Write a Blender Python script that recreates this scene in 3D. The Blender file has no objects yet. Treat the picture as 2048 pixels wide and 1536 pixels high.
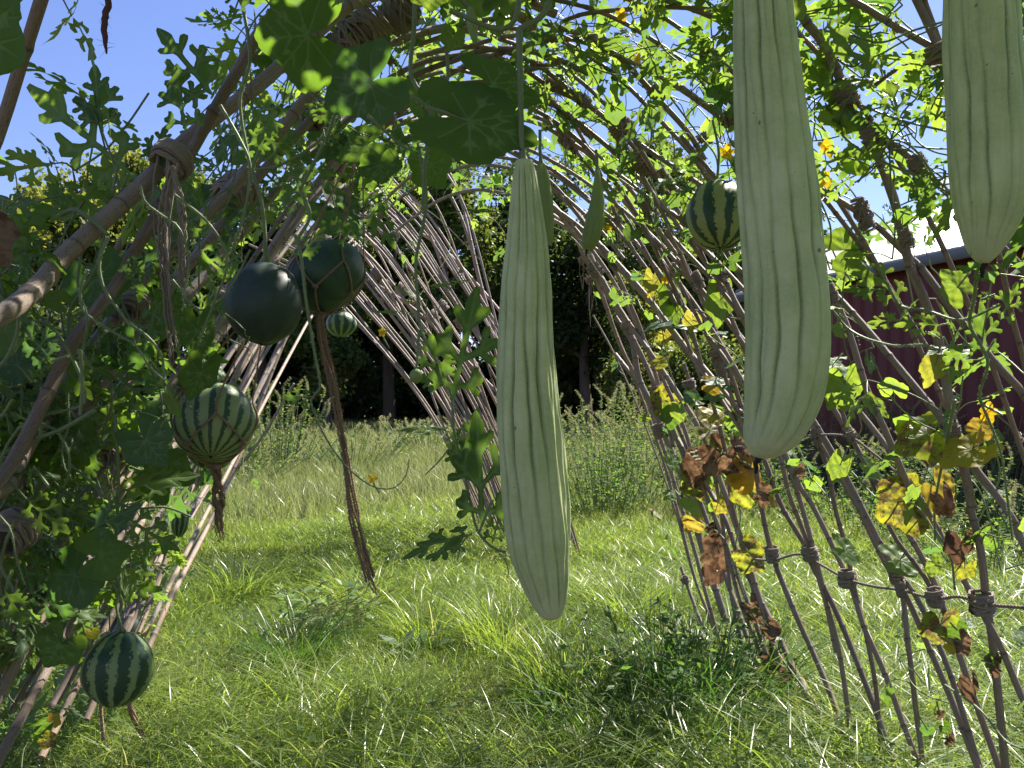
import bpy, math, random
import numpy as np
from mathutils import Vector, Matrix, Euler
from mathutils.geometry import delaunay_2d_cdt
S = bpy.context.scene
COL = S.collection
# ------------------------------------------------------------------ camera, sky, sun, exposure
FPX = 1577.0
CAM = np.array([0.0, 0.0, 1.5])
PITCH = math.radians(1.16)
cd = bpy.data.cameras.new('camera'); cam = bpy.data.objects.new('camera', cd); COL.objects.link(cam)
cam.location = CAM; cam.rotation_euler = (math.radians(90)+PITCH, 0, 0)
cd.sensor_width = 36; cd.lens = 18*FPX/1024; cd.clip_start = .02; cd.clip_end = 1000
S.camera = cam
SUN_EL, SUN_AZ = math.radians(49), math.radians(40)      # azimuth clockwise from +Y
w = bpy.data.worlds.new('World'); S.world = w; w.use_nodes = True
nt = w.node_tree; bg = nt.nodes['Background']
sky = nt.nodes.new('ShaderNodeTexSky'); sky.sky_type = 'NISHITA'; sky.sun_disc = False
sky.sun_elevation = SUN_EL; sky.sun_rotation = SUN_AZ; sky.air_density = 1.15; sky.dust_density = .15; sky.ozone_density = 5.0
tn = nt.nodes.new('ShaderNodeMix'); tn.data_type = 'RGBA'; tn.blend_type = 'MULTIPLY'; tn.inputs[0].default_value = 1; tn.inputs[7].default_value = (1.02, .90, 1.1, 1)
nt.links.new(sky.outputs[0], tn.inputs[6]); nt.links.new(tn.outputs[2], bg.inputs[0]); bg.inputs[1].default_value = 0.06
sl = bpy.data.lights.new('sun', 'SUN'); sl.energy = 5.0; sl.angle = math.radians(.55); sl.color = (1, .94, .84)
so = bpy.data.objects.new('sun', sl); COL.objects.link(so)
SD = Vector((math.sin(SUN_AZ)*math.cos(SUN_EL), math.cos(SUN_AZ)*math.cos(SUN_EL), math.sin(SUN_EL)))
so.rotation_euler = SD.to_track_quat('Z', 'Y').to_euler(); so.location = (5, 5, 12)
S.view_settings.view_transform = 'Standard'; S.view_settings.look = 'None'
S.view_settings.exposure = 1.52; S.view_settings.gamma = 1
S.render.engine = 'CYCLES'
S.cycles.max_bounces = 8; S.cycles.diffuse_bounces = 4; S.cycles.transmission_bounces = 5; S.cycles.glossy_bounces = 2
S.cycles.use_denoising = True; S.cycles.caustics_reflective = False; S.cycles.caustics_refractive = False
rng = np.random.default_rng(7); random.seed(7)
U = rng.uniform

# ------------------------------------------------------------------ geometry helpers
def unit(v):
    v = np.asarray(v, float); n = np.linalg.norm(v); return v/n if n > 1e-9 else np.array([0, 0, 1.])
cp, sp_ = math.cos(PITCH), math.sin(PITCH)
def ray(px, py):
    a = (px-1024)/FPX; b = (768-py)/FPX
    return np.array([a, cp-b*sp_, sp_+b*cp])
def at(px, py, d): return CAM + ray(px, py)*d
def proj(p):
    q = np.asarray(p, float)-CAM; z = q[1]*cp+q[2]*sp_; y = -q[1]*sp_+q[2]*cp
    if z < .05: return None
    return 1024+q[0]/z*FPX, 768-y/z*FPX, z
HW, HZ, PZ = 1.45, 2.95, 1.7
def cx(y): return .3-.06*y-.015*y*max(y, 0)
def surf(t, y, off=0):
    """tunnel surface: t 0 = foot on one side, .5 crown, 1 = other foot; off = metres outward"""
    ph = math.pi*(1-t)
    s = max(math.sin(ph), 0)
    x = HW*math.cos(ph); z = HZ*s**(2/PZ)
    n = unit([math.cos(ph)/HW*1.6, 0, s**1.1/HZ*2.6])
    return np.array([cx(y)+x, y, z])+n*off
def inv(p):
    c = min(1, max(-1, (p[0]-cx(p[1]))/HW)); return 1-math.acos(c)/math.pi, p[1]
def hit(px, py, dflt=9.0):
    r = ray(px, py); d = .3
    def F(d):
        p = CAM+r*d; return abs((p[0]-cx(p[1]))/HW)**2+(max(p[2], 0)/HZ)**PZ-1
    while d < 14:
        if F(d) > 0:
            a, b = d-.1, d
            for _ in range(18):
                m = (a+b)/2
                if F(m) > 0: b = m
                else: a = m
            return b
        if (CAM+r*d)[2] < 0: return d
        d += .1
    return dflt
def spline(P, n):
    P = np.asarray(P, float)
    if len(P) == 2: return P[0]+(P[1]-P[0])*np.linspace(0, 1, n)[:, None]
    L = np.concatenate([[0], np.cumsum(np.linalg.norm(np.diff(P, axis=0), axis=1)+1e-9)])
    M = np.zeros_like(P)
    for i in range(len(P)):
        a, b = max(i-1, 0), min(i+1, len(P)-1); M[i] = (P[b]-P[a])/(L[b]-L[a])
    s = np.linspace(0, L[-1], n); k = np.clip(np.searchsorted(L, s)-1, 0, len(P)-2)
    h = (L[k+1]-L[k])[:, None]; u = ((s-L[k])[:, None])/h
    return (2*u**3-3*u**2+1)*P[k]+(u**3-2*u**2+u)*h*M[k]+(-2*u**3+3*u**2)*P[k+1]+(u**3-u**2)*h*M[k+1]
def plen(P): return float(np.sum(np.linalg.norm(np.diff(np.asarray(P), axis=0), axis=1)))

class MB:
    """collects points, faces and three point attributes; build() links them as one mesh object"""
    def __init__(s): s.V = []; s.F = {3: [], 4: []}; s.A = []; s.X = []; s.R = []; s.n = 0
    def add(s, V, F, pv=None, aux=0., rnd=0.):
        V = np.asarray(V, float); n = len(V)
        if n == 0: return
        s.V.append(V); s.A.append(V*0 if pv is None else np.asarray(pv, float))
        s.X.append(np.zeros(n)+aux); s.R.append(np.zeros(n)+rnd)
        if isinstance(F, np.ndarray): s.F[F.shape[1]].append(F+s.n)
        else:
            for k in (3, 4):
                f = [q for q in F if len(q) == k]
                if f: s.F[k].append(np.array(f)+s.n)
        s.n += n
    def build(s, name, mat, parent=None, smooth=True):
        V = np.concatenate(s.V) if s.V else np.zeros((0, 3))
        me = bpy.data.meshes.new(name)
        T = np.concatenate(s.F[3]) if s.F[3] else np.zeros((0, 3), int)
        Q = np.concatenate(s.F[4]) if s.F[4] else np.zeros((0, 4), int)
        org = np.zeros(3)
        q = parent
        while q is not None: org = org+np.array(q.location); q = q.parent
        me.vertices.add(len(V)); me.vertices.foreach_set('co', (V-org).ravel())
        me.loops.add(T.size+Q.size); me.loops.foreach_set('vertex_index', np.concatenate([T.ravel(), Q.ravel()]).astype(np.int32))
        me.polygons.add(len(T)+len(Q))
        me.polygons.foreach_set('loop_start', np.concatenate([np.arange(len(T))*3, T.size+np.arange(len(Q))*4]).astype(np.int32))
        me.update(calc_edges=True)
        if smooth: me.polygons.foreach_set('use_smooth', np.ones(len(T)+len(Q), bool))
        if len(V):
            a = me.attributes.new('pv', 'FLOAT_VECTOR', 'POINT'); a.data.foreach_set('vector', np.concatenate(s.A).ravel())
            a = me.attributes.new('aux', 'FLOAT', 'POINT'); a.data.foreach_set('value', np.concatenate(s.X))
            a = me.attributes.new('rnd', 'FLOAT', 'POINT'); a.data.foreach_set('value', np.concatenate(s.R))
        o = bpy.data.objects.new(name, me); COL.objects.link(o)
        if parent is not None: o.parent = parent
        me.materials.append(mat)
        return o
def thing(name, label, cat, loc=(0, 0, 0), group=None):
    o = bpy.data.objects.new(name, None); COL.objects.link(o); o.location = loc; o.empty_display_size = .1
    o['label'] = label; o['category'] = cat
    if group: o['group'] = group
    return o
def tag(o, label=None, cat=None, group=None, kind=None):
    if label: o['label'] = label
    if cat: o['category'] = cat
    if group: o['group'] = group
    if kind: o['kind'] = kind
    return o
def frames(P):
    T = np.gradient(P, axis=0); T /= np.linalg.norm(T, axis=1)[:, None]+1e-12
    n = np.cross(T[0], [0, 0, 1.]); n = unit(n if np.linalg.norm(n) > .05 else np.cross(T[0], [1., 0, 0]))
    N = [n]
    for i in range(1, len(P)):
        n = N[-1]-T[i]*np.dot(N[-1], T[i]); N.append(unit(n))
    N = np.array(N); return T, N, np.cross(T, N)
def tube(mb, P, R, seg=6, aux=0., rnd=0., cap=True, v0=0., squash=None):
    P = np.asarray(P, float); n = len(P); R = np.zeros(n)+R
    T, N, B = frames(P); th = np.arange(seg)/seg*2*math.pi
    c, s_ = np.cos(th), np.sin(th)
    V = P[:, None]+R[:, None, None]*(N[:, None]*c[None, :, None]+B[:, None]*s_[None, :, None])
    L = np.concatenate([[0], np.cumsum(np.linalg.norm(np.diff(P, axis=0), axis=1))])+v0
    pv = np.stack([np.broadcast_to(c, (n, seg)), np.broadcast_to(s_, (n, seg)), np.broadcast_to(L[:, None], (n, seg))], -1)
    i = np.arange(n-1)[:, None]*seg; j = np.arange(seg)[None]; j2 = (j+1) % seg
    F = np.stack([i+j, i+j2, i+seg+j2, i+seg+j], -1).reshape(-1, 4)
    ax = np.repeat(np.zeros(n)+aux, seg)
    mb.add(V.reshape(-1, 3), F, pv.reshape(-1, 3), ax, rnd)
    if cap:
        for k in (0, n-1):
            ring = V[k]; base = np.vstack([ring, P[k]+T[k]*R[k]*(.25 if k else -.25)])
            jj = np.arange(seg); f = np.stack([jj, (jj+1) % seg, np.full(seg, seg)], -1)
            if k == 0: f = f[:, ::-1]
            mb.add(base, f, np.vstack([pv[k], [[0, 0, L[k]]]]), ax[0], rnd)
def hairs(mb, P, R, per_m, ln, wd=.0005, rnd=0., jit=.5):
    P = np.asarray(P, float); L = plen(P); n = int(L*per_m)
    if n < 1: return
    T, N, B = frames(P); R = np.zeros(len(P))+R
    u = U(0, len(P)-1.001, n); k = u.astype(int); fr = (u-k)[:, None]
    p = P[k]*(1-fr)+P[k+1]*fr; a = U(0, 2*math.pi, n)[:, None]
    d = N[k]*np.cos(a)+B[k]*np.sin(a); q = p+d*R[k][:, None]*.9
    t = d+T[k]*U(-jit, jit, (n, 1))+U(-.25, .25, (n, 3)); t /= np.linalg.norm(t, axis=1)[:, None]
    s = np.cross(t, unit([.3, 1, .2])); s /= np.linalg.norm(s, axis=1)[:, None]+1e-9
    l = ln*U(.4, 1.2, (n, 1))
    V = np.stack([q-s*wd, q+s*wd, q+t*l], 1).reshape(-1, 3)
    mb.add(V, np.arange(n*3).reshape(-1, 3), None, 0, rnd)
def twist(mb, P, r, strands=3, pitch=.02, seg=5, rnd=0.):
    """a laid rope: strands wound round the path"""
    P = np.asarray(P, float); L = plen(P); n = int(max(8, min(700, L/pitch*7))); Q = spline(P, n)
    T, N, B = frames(Q); s = np.linspace(0, L, n)
    for k in range(strands):
        a = (s/pitch*2*math.pi+k*2*math.pi/strands)[:, None]
        tube(mb, Q+(N*np.cos(a)+B*np.sin(a))*r*.5, r*.56, seg, rnd=rnd+k*.13, cap=False)

# ------------------------------------------------------------------ materials
class NT:
    def __init__(s, name):
        s.m = bpy.data.materials.new(name); s.m.use_nodes = True; s.t = s.m.node_tree; s.t.nodes.clear()
        s.out = s.t.nodes.new('ShaderNodeOutputMaterial')
    def n(s, ty, **k):
        x = s.t.nodes.new(ty)
        for a, b in k.items(): setattr(x, a, b)
        return x
    def L(s, a, b): s.t.links.new(a, b)
    def at(s, name, vec=False):
        x = s.n('ShaderNodeAttribute', attribute_name=name); return x.outputs['Vector' if vec else 'Fac']
    def val(s, sock, v):
        if isinstance(v, (int, float)): sock.default_value = v
        elif isinstance(v, tuple): sock.default_value = v if len(v) == len(sock.default_value) else v+(1,)
        else: s.L(v, sock)
    def math(s, op, a, b=0., c=None):
        x = s.n('ShaderNodeMath', operation=op); s.val(x.inputs[0], a); s.val(x.inputs[1], b)
        if c is not None: s.val(x.inputs[2], c)
        return x.outputs[0]
    def mul(s, v, sc):
        x = s.n('ShaderNodeVectorMath', operation='MULTIPLY'); s.val(x.inputs[0], v); s.val(x.inputs[1], sc); return x.outputs[0]
    def noise(s, v=None, scale=5., detail=3., rough=.6):
        x = s.n('ShaderNodeTexNoise'); x.inputs['Scale'].default_value = scale; x.inputs['Detail'].default_value = detail
        x.inputs['Roughness'].default_value = rough
        if v is not None: s.L(v, x.inputs['Vector'])
        return x.outputs['Fac']
    def ramp(s, f, stops, interp='LINEAR'):
        x = s.n('ShaderNodeValToRGB'); s.L(f, x.inputs[0]); e = x.color_ramp; e.interpolation = interp
        while len(e.elements) < len(stops): e.elements.new(.5)
        for el, (p, c) in zip(e.elements, stops): el.position = p; el.color = tuple(c)+(1,) if len(c) == 3 else c
        return x.outputs[0]
    def mix(s, f, a, b, mode='MIX'):
        x = s.n('ShaderNodeMix', data_type='RGBA', blend_type=mode); s.val(x.inputs[0], f)
        s.val(x.inputs[6], a); s.val(x.inputs[7], b); return x.outputs[2]
    def bump(s, h, st=.3, dist=.002):
        x = s.n('ShaderNodeBump'); s.L(h, x.inputs['Height']); x.inputs['Strength'].default_value = st
        x.inputs['Distance'].default_value = dist; return x.outputs[0]
    def pbr(s, col, rough=.6, spec=.4, nrm=None, sheen=0., coat=0.):
        x = s.n('ShaderNodeBsdfPrincipled'); s.val(x.inputs['Base Color'], col); s.val(x.inputs['Roughness'], rough)
        x.inputs['Specular IOR Level'].default_value = spec
        if sheen: x.inputs['Sheen Weight'].default_value = sheen; x.inputs['Sheen Roughness'].default_value = .4
        if nrm is not None: s.L(nrm, x.inputs['Normal'])
        return x.outputs[0]
    def trans(s, bsdf, col, f):
        t = s.n('ShaderNodeBsdfTranslucent'); s.val(t.inputs[0], col)
        x = s.n('ShaderNodeMixShader'); s.val(x.inputs[0], f); s.L(bsdf, x.inputs[1]); s.L(t.outputs[0], x.inputs[2]); return x.outputs[0]
    def done(s, sh): s.L(sh, s.out.inputs[0]); return s.m
def leaf_mat(name, stops, tstops, f=.5, vein=(.22, .32, .12), blotch=None, spots=None, rough=.5):
    m = NT(name); r = m.at('rnd'); pv = m.at('pv', True); ax = m.at('aux')
    pos = m.n('ShaderNodeNewGeometry').outputs['Position']
    no = m.noise(pos, 55, 4); no2 = m.noise(pos, 9, 2)
    rr = m.math('ADD', m.math('MULTIPLY', r, .75), m.math('MULTIPLY', no2, .3))
    c = m.ramp(rr, stops); t = m.ramp(rr, tstops)
    c = m.mix(m.math('MULTIPLY', no, .55), c, m.mix(.5, c, (.02, .04, .012)))
    if blotch:
        b = m.ramp(m.noise(pos, 26, 5, .7), [(.46, (0, 0, 0)), (.56, (1, 1, 1))])
        c = m.mix(b, c, blotch); t = m.mix(b, t, blotch)
    if spots:
        v = m.n('ShaderNodeTexVoronoi'); v.inputs['Scale'].default_value = 130; m.L(pos, v.inputs['Vector'])
        b = m.math('MULTIPLY', m.ramp(v.outputs['Distance'], [(.16, (1, 1, 1)), (.3, (0, 0, 0))]), m.ramp(m.noise(pos, 20, 2), [(.5, (0, 0, 0)), (.6, (1, 1, 1))]))
        c = m.mix(b, c, spots); t = m.mix(b, t, spots)
    vm = m.ramp(ax, [(.0, (1, 1, 1)), (.15, (0, 0, 0))])
    c = m.mix(m.math('MULTIPLY', vm, .75), c, vein); t = m.mix(m.math('MULTIPLY', vm, .6), t, tuple(.8*x for x in vein))
    h = m.math('ADD', m.math('MULTIPLY', vm, -.8), m.math('MULTIPLY', no, .5))
    return m.done(m.trans(m.pbr(c, rough, .35, m.bump(h, .55, .002)), t, f))
LEAF = leaf_mat('leaf', [(0, (.042, .085, .034)), (.5, (.06, .115, .042)), (1, (.095, .16, .045))],
                [(0, (.13, .26, .02)), (.5, (.25, .42, .03)), (1, (.44, .58, .05))], .5)
LEAFB = leaf_mat('blue_green_leaf', [(0, (.06, .095, .06)), (1, (.10, .15, .09))], [(0, (.12, .28, .03)), (1, (.2, .4, .04))], .42, vein=(.2, .28, .17))
YELL = leaf_mat('yellowing_leaf', [(0, (.22, .22, .02)), (.5, (.36, .29, .02)), (1, (.42, .24, .02))],
                [(0, (.42, .48, .04)), (.5, (.62, .52, .06)), (1, (.66, .38, .05))], .5, vein=(.3, .35, .08), spots=(.10, .05, .02))
SPOT = leaf_mat('mottled_leaf', [(0, (.10, .15, .03)), (1, (.18, .22, .04))], [(0, (.35, .45, .03)), (1, (.6, .55, .03))], .5,
                vein=(.25, .3, .1), blotch=(.16, .09, .04), spots=(.06, .03, .015))
DRY = leaf_mat('dry_leaf', [(0, (.12, .065, .045)), (1, (.29, .21, .15))], [(0, (.16, .08, .04)), (1, (.34, .19, .09))], .35,
               vein=(.2, .13, .08), blotch=(.10, .05, .03), rough=.8)
def stem_mat(name, c1, c2, tr=(.25, .42, .08)):
    m = NT(name); n = m.noise(m.at('pv', True), 30, 3)
    return m.done(m.trans(m.pbr(m.mix(n, c1, c2), .45, .4, m.bump(n, .3, .001)), tr, .2))
STEM = stem_mat('vine_stem', (.15, .20, .09), (.24, .29, .15))
TEND = stem_mat('tendril', (.22, .32, .10), (.3, .36, .13))
m = NT('stem_hair'); HAIR = m.done(m.trans(m.pbr((.42, .5, .32), .5, .3), (.6, .68, .42), .5))
def bamboo_mat():
    m = NT('bamboo'); pv = m.at('pv', True); r = m.at('rnd'); ax = m.at('aux')
    off = m.n('ShaderNodeCombineXYZ'); m.L(m.math('MULTIPLY', r, 37.), off.inputs[2])
    a = m.n('ShaderNodeVectorMath', operation='ADD'); m.L(pv, a.inputs[0]); m.L(off.outputs[0], a.inputs[1]); pv = a.outputs[0]
    fib = m.noise(m.mul(pv, (7., 7., 3.)), 1.8, 5, .7); blot = m.noise(m.mul(pv, (.8, .8, 6.)), 1.2, 4, .65)
    spk = m.noise(m.mul(pv, (3., 3., 60.)), 2.2, 3, .6)
    base = m.ramp(r, [(0, (.24, .16, .115)), (.35, (.40, .28, .19)), (.7, (.32, .24, .19)), (1, (.46, .33, .20))])
    c = m.mix(m.ramp(fib, [(.35, (0, 0, 0)), (.7, (1, 1, 1))]), m.mix(.6, base, (.10, .08, .065)), base)
    c = m.mix(m.ramp(blot, [(.5, (0, 0, 0)), (.62, (.85, .85, .85))]), c, (.29, .25, .22))
    c = m.mix(m.ramp(spk, [(.56, (0, 0, 0)), (.66, (.75, .75, .75))]), c, (.075, .06, .05))
    c = m.mix(m.math('MULTIPLY', ax, .8), c, (.07, .05, .035))
    h = m.math('ADD', m.math('MULTIPLY', fib, 1.), m.math('MULTIPLY', spk, .4))
    return m.done(m.pbr(c, m.math('ADD', .42, m.math('MULTIPLY', blot, .3)), .4, m.bump(h, .9, .002)))
BAM = bamboo_mat()
def fibre_mat(name, a, b, rough=.9):
    m = NT(name); n = m.noise(m.mul(m.at('pv', True), (1, 1, 50.)), 4, 3); r = m.at('rnd')
    c = m.mix(n, a, b); c = m.mix(m.math('MULTIPLY', r, .25), c, tuple(min(1, x*1.5) for x in b))
    return m.done(m.trans(m.pbr(c, rough, .2, m.bump(n, .6, .001), sheen=.3), b, .12))
TWINE = fibre_mat('hemp_twine', (.16, .125, .10), (.34, .28, .22))
COIR = fibre_mat('coir_rope', (.17, .11, .07), (.42, .29, .19))
def gourd_mat():
    m = NT('pale_cucumber_skin'); pv = m.at('pv', True); ax = m.at('aux'); r = m.at('rnd')
    pos = m.n('ShaderNodeNewGeometry').outputs['Position']
    mo = m.noise(pos, 14, 5, .65); fi = m.noise(pos, 260, 4, .7); sp = m.noise(pos, 75, 2, .5)
    c = m.ramp(mo, [(.3, (.36, .44, .17)), (.5, (.46, .53, .23)), (.7, (.60, .64, .34))])
    c = m.mix(m.math('MULTIPLY', r, 1.), c, (.60, .60, .42))
    c = m.mix(m.math('MULTIPLY', m.math('POWER', ax, 1.6), .95), c, (.12, .19, .06))  # dark green groove lines, with crease shade put into the colour
    c = m.mix(m.ramp(fi, [(.4, (0, 0, 0)), (.7, (.4, .4, .4))]), c, (.58, .60, .40))
    lg = m.noise(m.mul(pos, (60, 60, 4.)), 1.6, 4, .7); c = m.mix(m.ramp(lg, [(.45, (0, 0, 0)), (.8, (.4, .4, .4))]), c, (.28, .37, .14))
    c = m.mix(m.ramp(sp, [(.735, (0, 0, 0)), (.755, (.85, .85, .85))]), c, (.13, .14, .06))
    h = m.math('ADD', m.math('MULTIPLY', fi, .35), m.math('MULTIPLY', m.noise(pos, 60, 3), .9))
    b = m.n('ShaderNodeBsdfPrincipled'); m.L(c, b.inputs['Base Color']); b.inputs['Roughness'].default_value = .5
    b.inputs['Specular IOR Level'].default_value = .35; m.L(m.bump(h, .35, .0012), b.inputs['Normal'])
    b.inputs['Subsurface Weight'].default_value = .04; b.inputs['Subsurface Radius'].default_value = (.4, 1, .2); b.inputs['Subsurface Scale'].default_value = .006
    b.inputs['Sheen Weight'].default_value = .15
    return m.done(b.outputs[0])
GOURD = gourd_mat()
def melon_mat(name, N, dark, light, cut=.5, warp=.9, contrast=1., bloom=.2):
    """stripes run pole to pole (pv = unit coordinates of the fruit), with jagged edges"""
    m = NT(name); pv = m.at('pv', True); s = m.n('ShaderNodeSeparateXYZ'); m.L(pv, s.inputs[0])
    ang = m.math('ARCTAN2', s.outputs[1], s.outputs[0])
    n1 = m.noise(pv, 3.2, 2); n2 = m.noise(pv, 13, 4, .7); n3 = m.noise(pv, 34, 3, .6)
    w_ = m.math('ADD', m.math('MULTIPLY', m.math('SUBTRACT', n1, .5), warp*1.2), m.math('MULTIPLY', m.math('SUBTRACT', n2, .5), warp))
    a = m.math('ADD', m.math('MULTIPLY', ang, float(N)), m.math('MULTIPLY', w_, 2.2))
    f = m.math('MULTIPLY', m.math('ADD', m.math('SINE', a), 1.), .5)
    f = m.math('ADD', f, m.math('MULTIPLY', m.math('SUBTRACT', n2, .5), 1.1))
    f = m.math('ADD', f, m.math('MULTIPLY', m.math('SUBTRACT', n3, .5), .7))
    msk = m.ramp(f, [(cut-.06, (1, 1, 1)), (cut+.06, (0, 0, 0))])
    dk = m.mix(n2, dark, tuple(x*1.8 for x in dark)); lt = m.mix(n3, light, tuple(x*.72 for x in light))
    c = m.mix(msk, m.mix(contrast, dk, lt), dk)
    c = m.mix(m.math('MULTIPLY', n1, bloom), c, (.30, .36, .33))
    return m.done(m.pbr(c, .46, .4, m.bump(m.math('ADD', n3, m.noise(pv, 140, 3)), .12, .002)))
STRIPE = melon_mat('striped_melon_skin', 17, (.020, .055, .022), (.30, .37, .15), cut=.30, bloom=.05, warp=.8)
STRIPEC = melon_mat('broad_striped_melon_skin', 9, (.015, .042, .018), (.34, .38, .12), cut=.46, bloom=.05, warp=1.1)
STRIPEB = melon_mat('dark_striped_melon_skin', 10, (.012, .042, .018), (.25, .35, .13), cut=.64, bloom=.06, warp=1.2)
DARKM = melon_mat('black_green_melon_skin', 9, (.010, .026, .018), (.018, .042, .026), bloom=.1, contrast=.8)
DARKG = melon_mat('deep_green_melon_skin', 8, (.010, .036, .018), (.028, .075, .034), bloom=.06)
m = NT('petal'); n_ = m.noise(m.n('ShaderNodeNewGeometry').outputs['Position'], 60, 2)
PETAL = m.done(m.trans(m.pbr(m.mix(n_, (.75, .42, .015), (.85, .6, .03)), .5, .3), (.9, .6, .02), .5))
m = NT('blossom_scar'); SCAR = m.done(m.pbr((.03, .022, .018), .8, .2))
def bark():
    m = NT('bark'); p = m.n('ShaderNodeNewGeometry').outputs['Position']; n = m.noise(m.mul(p, (3, 3, .6)), 2, 5)
    return m.done(m.pbr(m.mix(n, (.05, .04, .03), (.16, .13, .10)), .9, .2, m.bump(n, .8, .05)))
BARK = bark()
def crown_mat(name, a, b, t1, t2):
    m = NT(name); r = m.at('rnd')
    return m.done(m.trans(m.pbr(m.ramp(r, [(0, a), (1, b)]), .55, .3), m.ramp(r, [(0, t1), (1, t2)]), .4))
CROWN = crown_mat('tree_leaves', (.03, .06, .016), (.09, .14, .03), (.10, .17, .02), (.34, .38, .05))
CROWNY = crown_mat('lit_tree_leaves', (.06, .10, .02), (.15, .17, .04), (.2, .28, .03), (.5, .48, .06))  # crown leaves with their sunlit tone put into the colour
CROWND = crown_mat('shaded_tree_leaves', (.02, .04, .014), (.05, .08, .02), (.05, .09, .012), (.14, .2, .03))  # crown leaves with the shade of backlit trees put into the colour
def grass_mat(name, stops, tst, f=.5, rough=.34):
    m = NT(name); r = m.at('rnd'); ax = m.at('aux'); pos = m.n('ShaderNodeNewGeometry').outputs['Position']
    n = m.noise(pos, .9, 3); rr = m.math('ADD', m.math('MULTIPLY', r, .8), m.math('MULTIPLY', m.math('SUBTRACT', n, .4), .5))
    c = m.ramp(rr, stops); t = m.ramp(rr, tst)
    return m.done(m.trans(m.pbr(c, rough, .5 if rough < .6 else .15), t, f))
GRASS = grass_mat('grass_blade', [(0, (.06, .11, .022)), (.4, (.13, .19, .035)), (.68, (.22, .27, .06)), (.84, (.36, .34, .15)), (1, (.52, .45, .27))],
                  [(0, (.20, .31, .03)), (.4, (.33, .47, .05)), (.68, (.5, .6, .1)), (.84, (.62, .58, .2)), (1, (.6, .5, .28))])
DGRASS = grass_mat('dark_grass_blade', [(0, (.04, .08, .02)), (.6, (.08, .14, .035)), (1, (.18, .24, .07))], [(0, (.06, .16, .02)), (.6, (.14, .3, .03)), (1, (.3, .48, .06))], .4, .35)
FGRASS = grass_mat('field_grass_blade', [(0, (.08, .11, .04)), (.4, (.14, .17, .07)), (.7, (.23, .22, .13)), (1, (.34, .28, .2))],
                   [(0, (.17, .24, .05)), (.5, (.28, .33, .1)), (1, (.42, .36, .22))])
WEED = grass_mat('weed_leaf', rough=.7, f=.45, stops=[(0, (.04, .09, .03)), (.5, (.09, .15, .05)), (1, (.24, .24, .12))], tst=[(0, (.12, .26, .03)), (.6, (.3, .42, .06)), (1, (.55, .5, .2))])
SEEDH = grass_mat('seed_head', [(0, (.20, .19, .09)), (1, (.30, .30, .16))], [(0, (.34, .34, .14)), (1, (.42, .46, .22))], .4, .8)

# ------------------------------------------------------------------ setting: ground, barn
def vnoise(x, y, s, seed=0):
    """smooth value noise, numpy"""
    r = np.random.default_rng(seed).uniform(0, 1, (64, 64)); x = np.asarray(x)*s+100; y = np.asarray(y)*s+100
    i, j = np.floor(x).astype(int), np.floor(y).astype(int); u, v = x-i, y-j; u = u*u*(3-2*u); v = v*v*(3-2*v)
    g = lambda a, b: r[a % 64, b % 64]
    return (g(i, j)*(1-u)+g(i+1, j)*u)*(1-v)+(g(i, j+1)*(1-u)+g(i+1, j+1)*u)*v
def gz(x, y): return (vnoise(x, y, .7, 1)-.5)*.07+(vnoise(x, y, .15, 2)-.5)*.15
xs = np.concatenate([np.linspace(-220, -14, 24), np.linspace(-12, 16, 113), np.linspace(18, 220, 24)])
ys = np.concatenate([np.linspace(-30, -2, 8), np.linspace(-1, 24, 101), np.linspace(26, 320, 30)])
X, Y = np.meshgrid(xs, ys); Z = gz(X, Y); V = np.stack([X, Y, Z], -1).reshape(-1, 3)
nx = len(xs); i = np.arange(len(ys)-1)[:, None]*nx; j = np.arange(nx-1)[None]
g = MB(); g.add(V, np.stack([i+j, i+j+1, i+j+nx+1, i+j+nx], -1).reshape(-1, 4))
m = NT('thatch_and_soil'); p = m.n('ShaderNodeNewGeometry').outputs['Position']
n1 = m.noise(p, 1.2, 4); n2 = m.noise(m.mul(p, (1, 1, .2)), 60, 4, .7)
c = m.mix(m.ramp(n1, [(.35, (0, 0, 0)), (.65, (1, 1, 1))]), (.03, .045, .014), (.08, .075, .035)); c = m.mix(n2, c, m.mix(.6, c, (.26, .21, .11)))
tag(g.build('ground', m.done(m.pbr(c, .95, .1, m.bump(n2, 1, .03)))), 'grassy meadow ground under the bamboo tunnel and out to the trees', 'ground', kind='structure')

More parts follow.
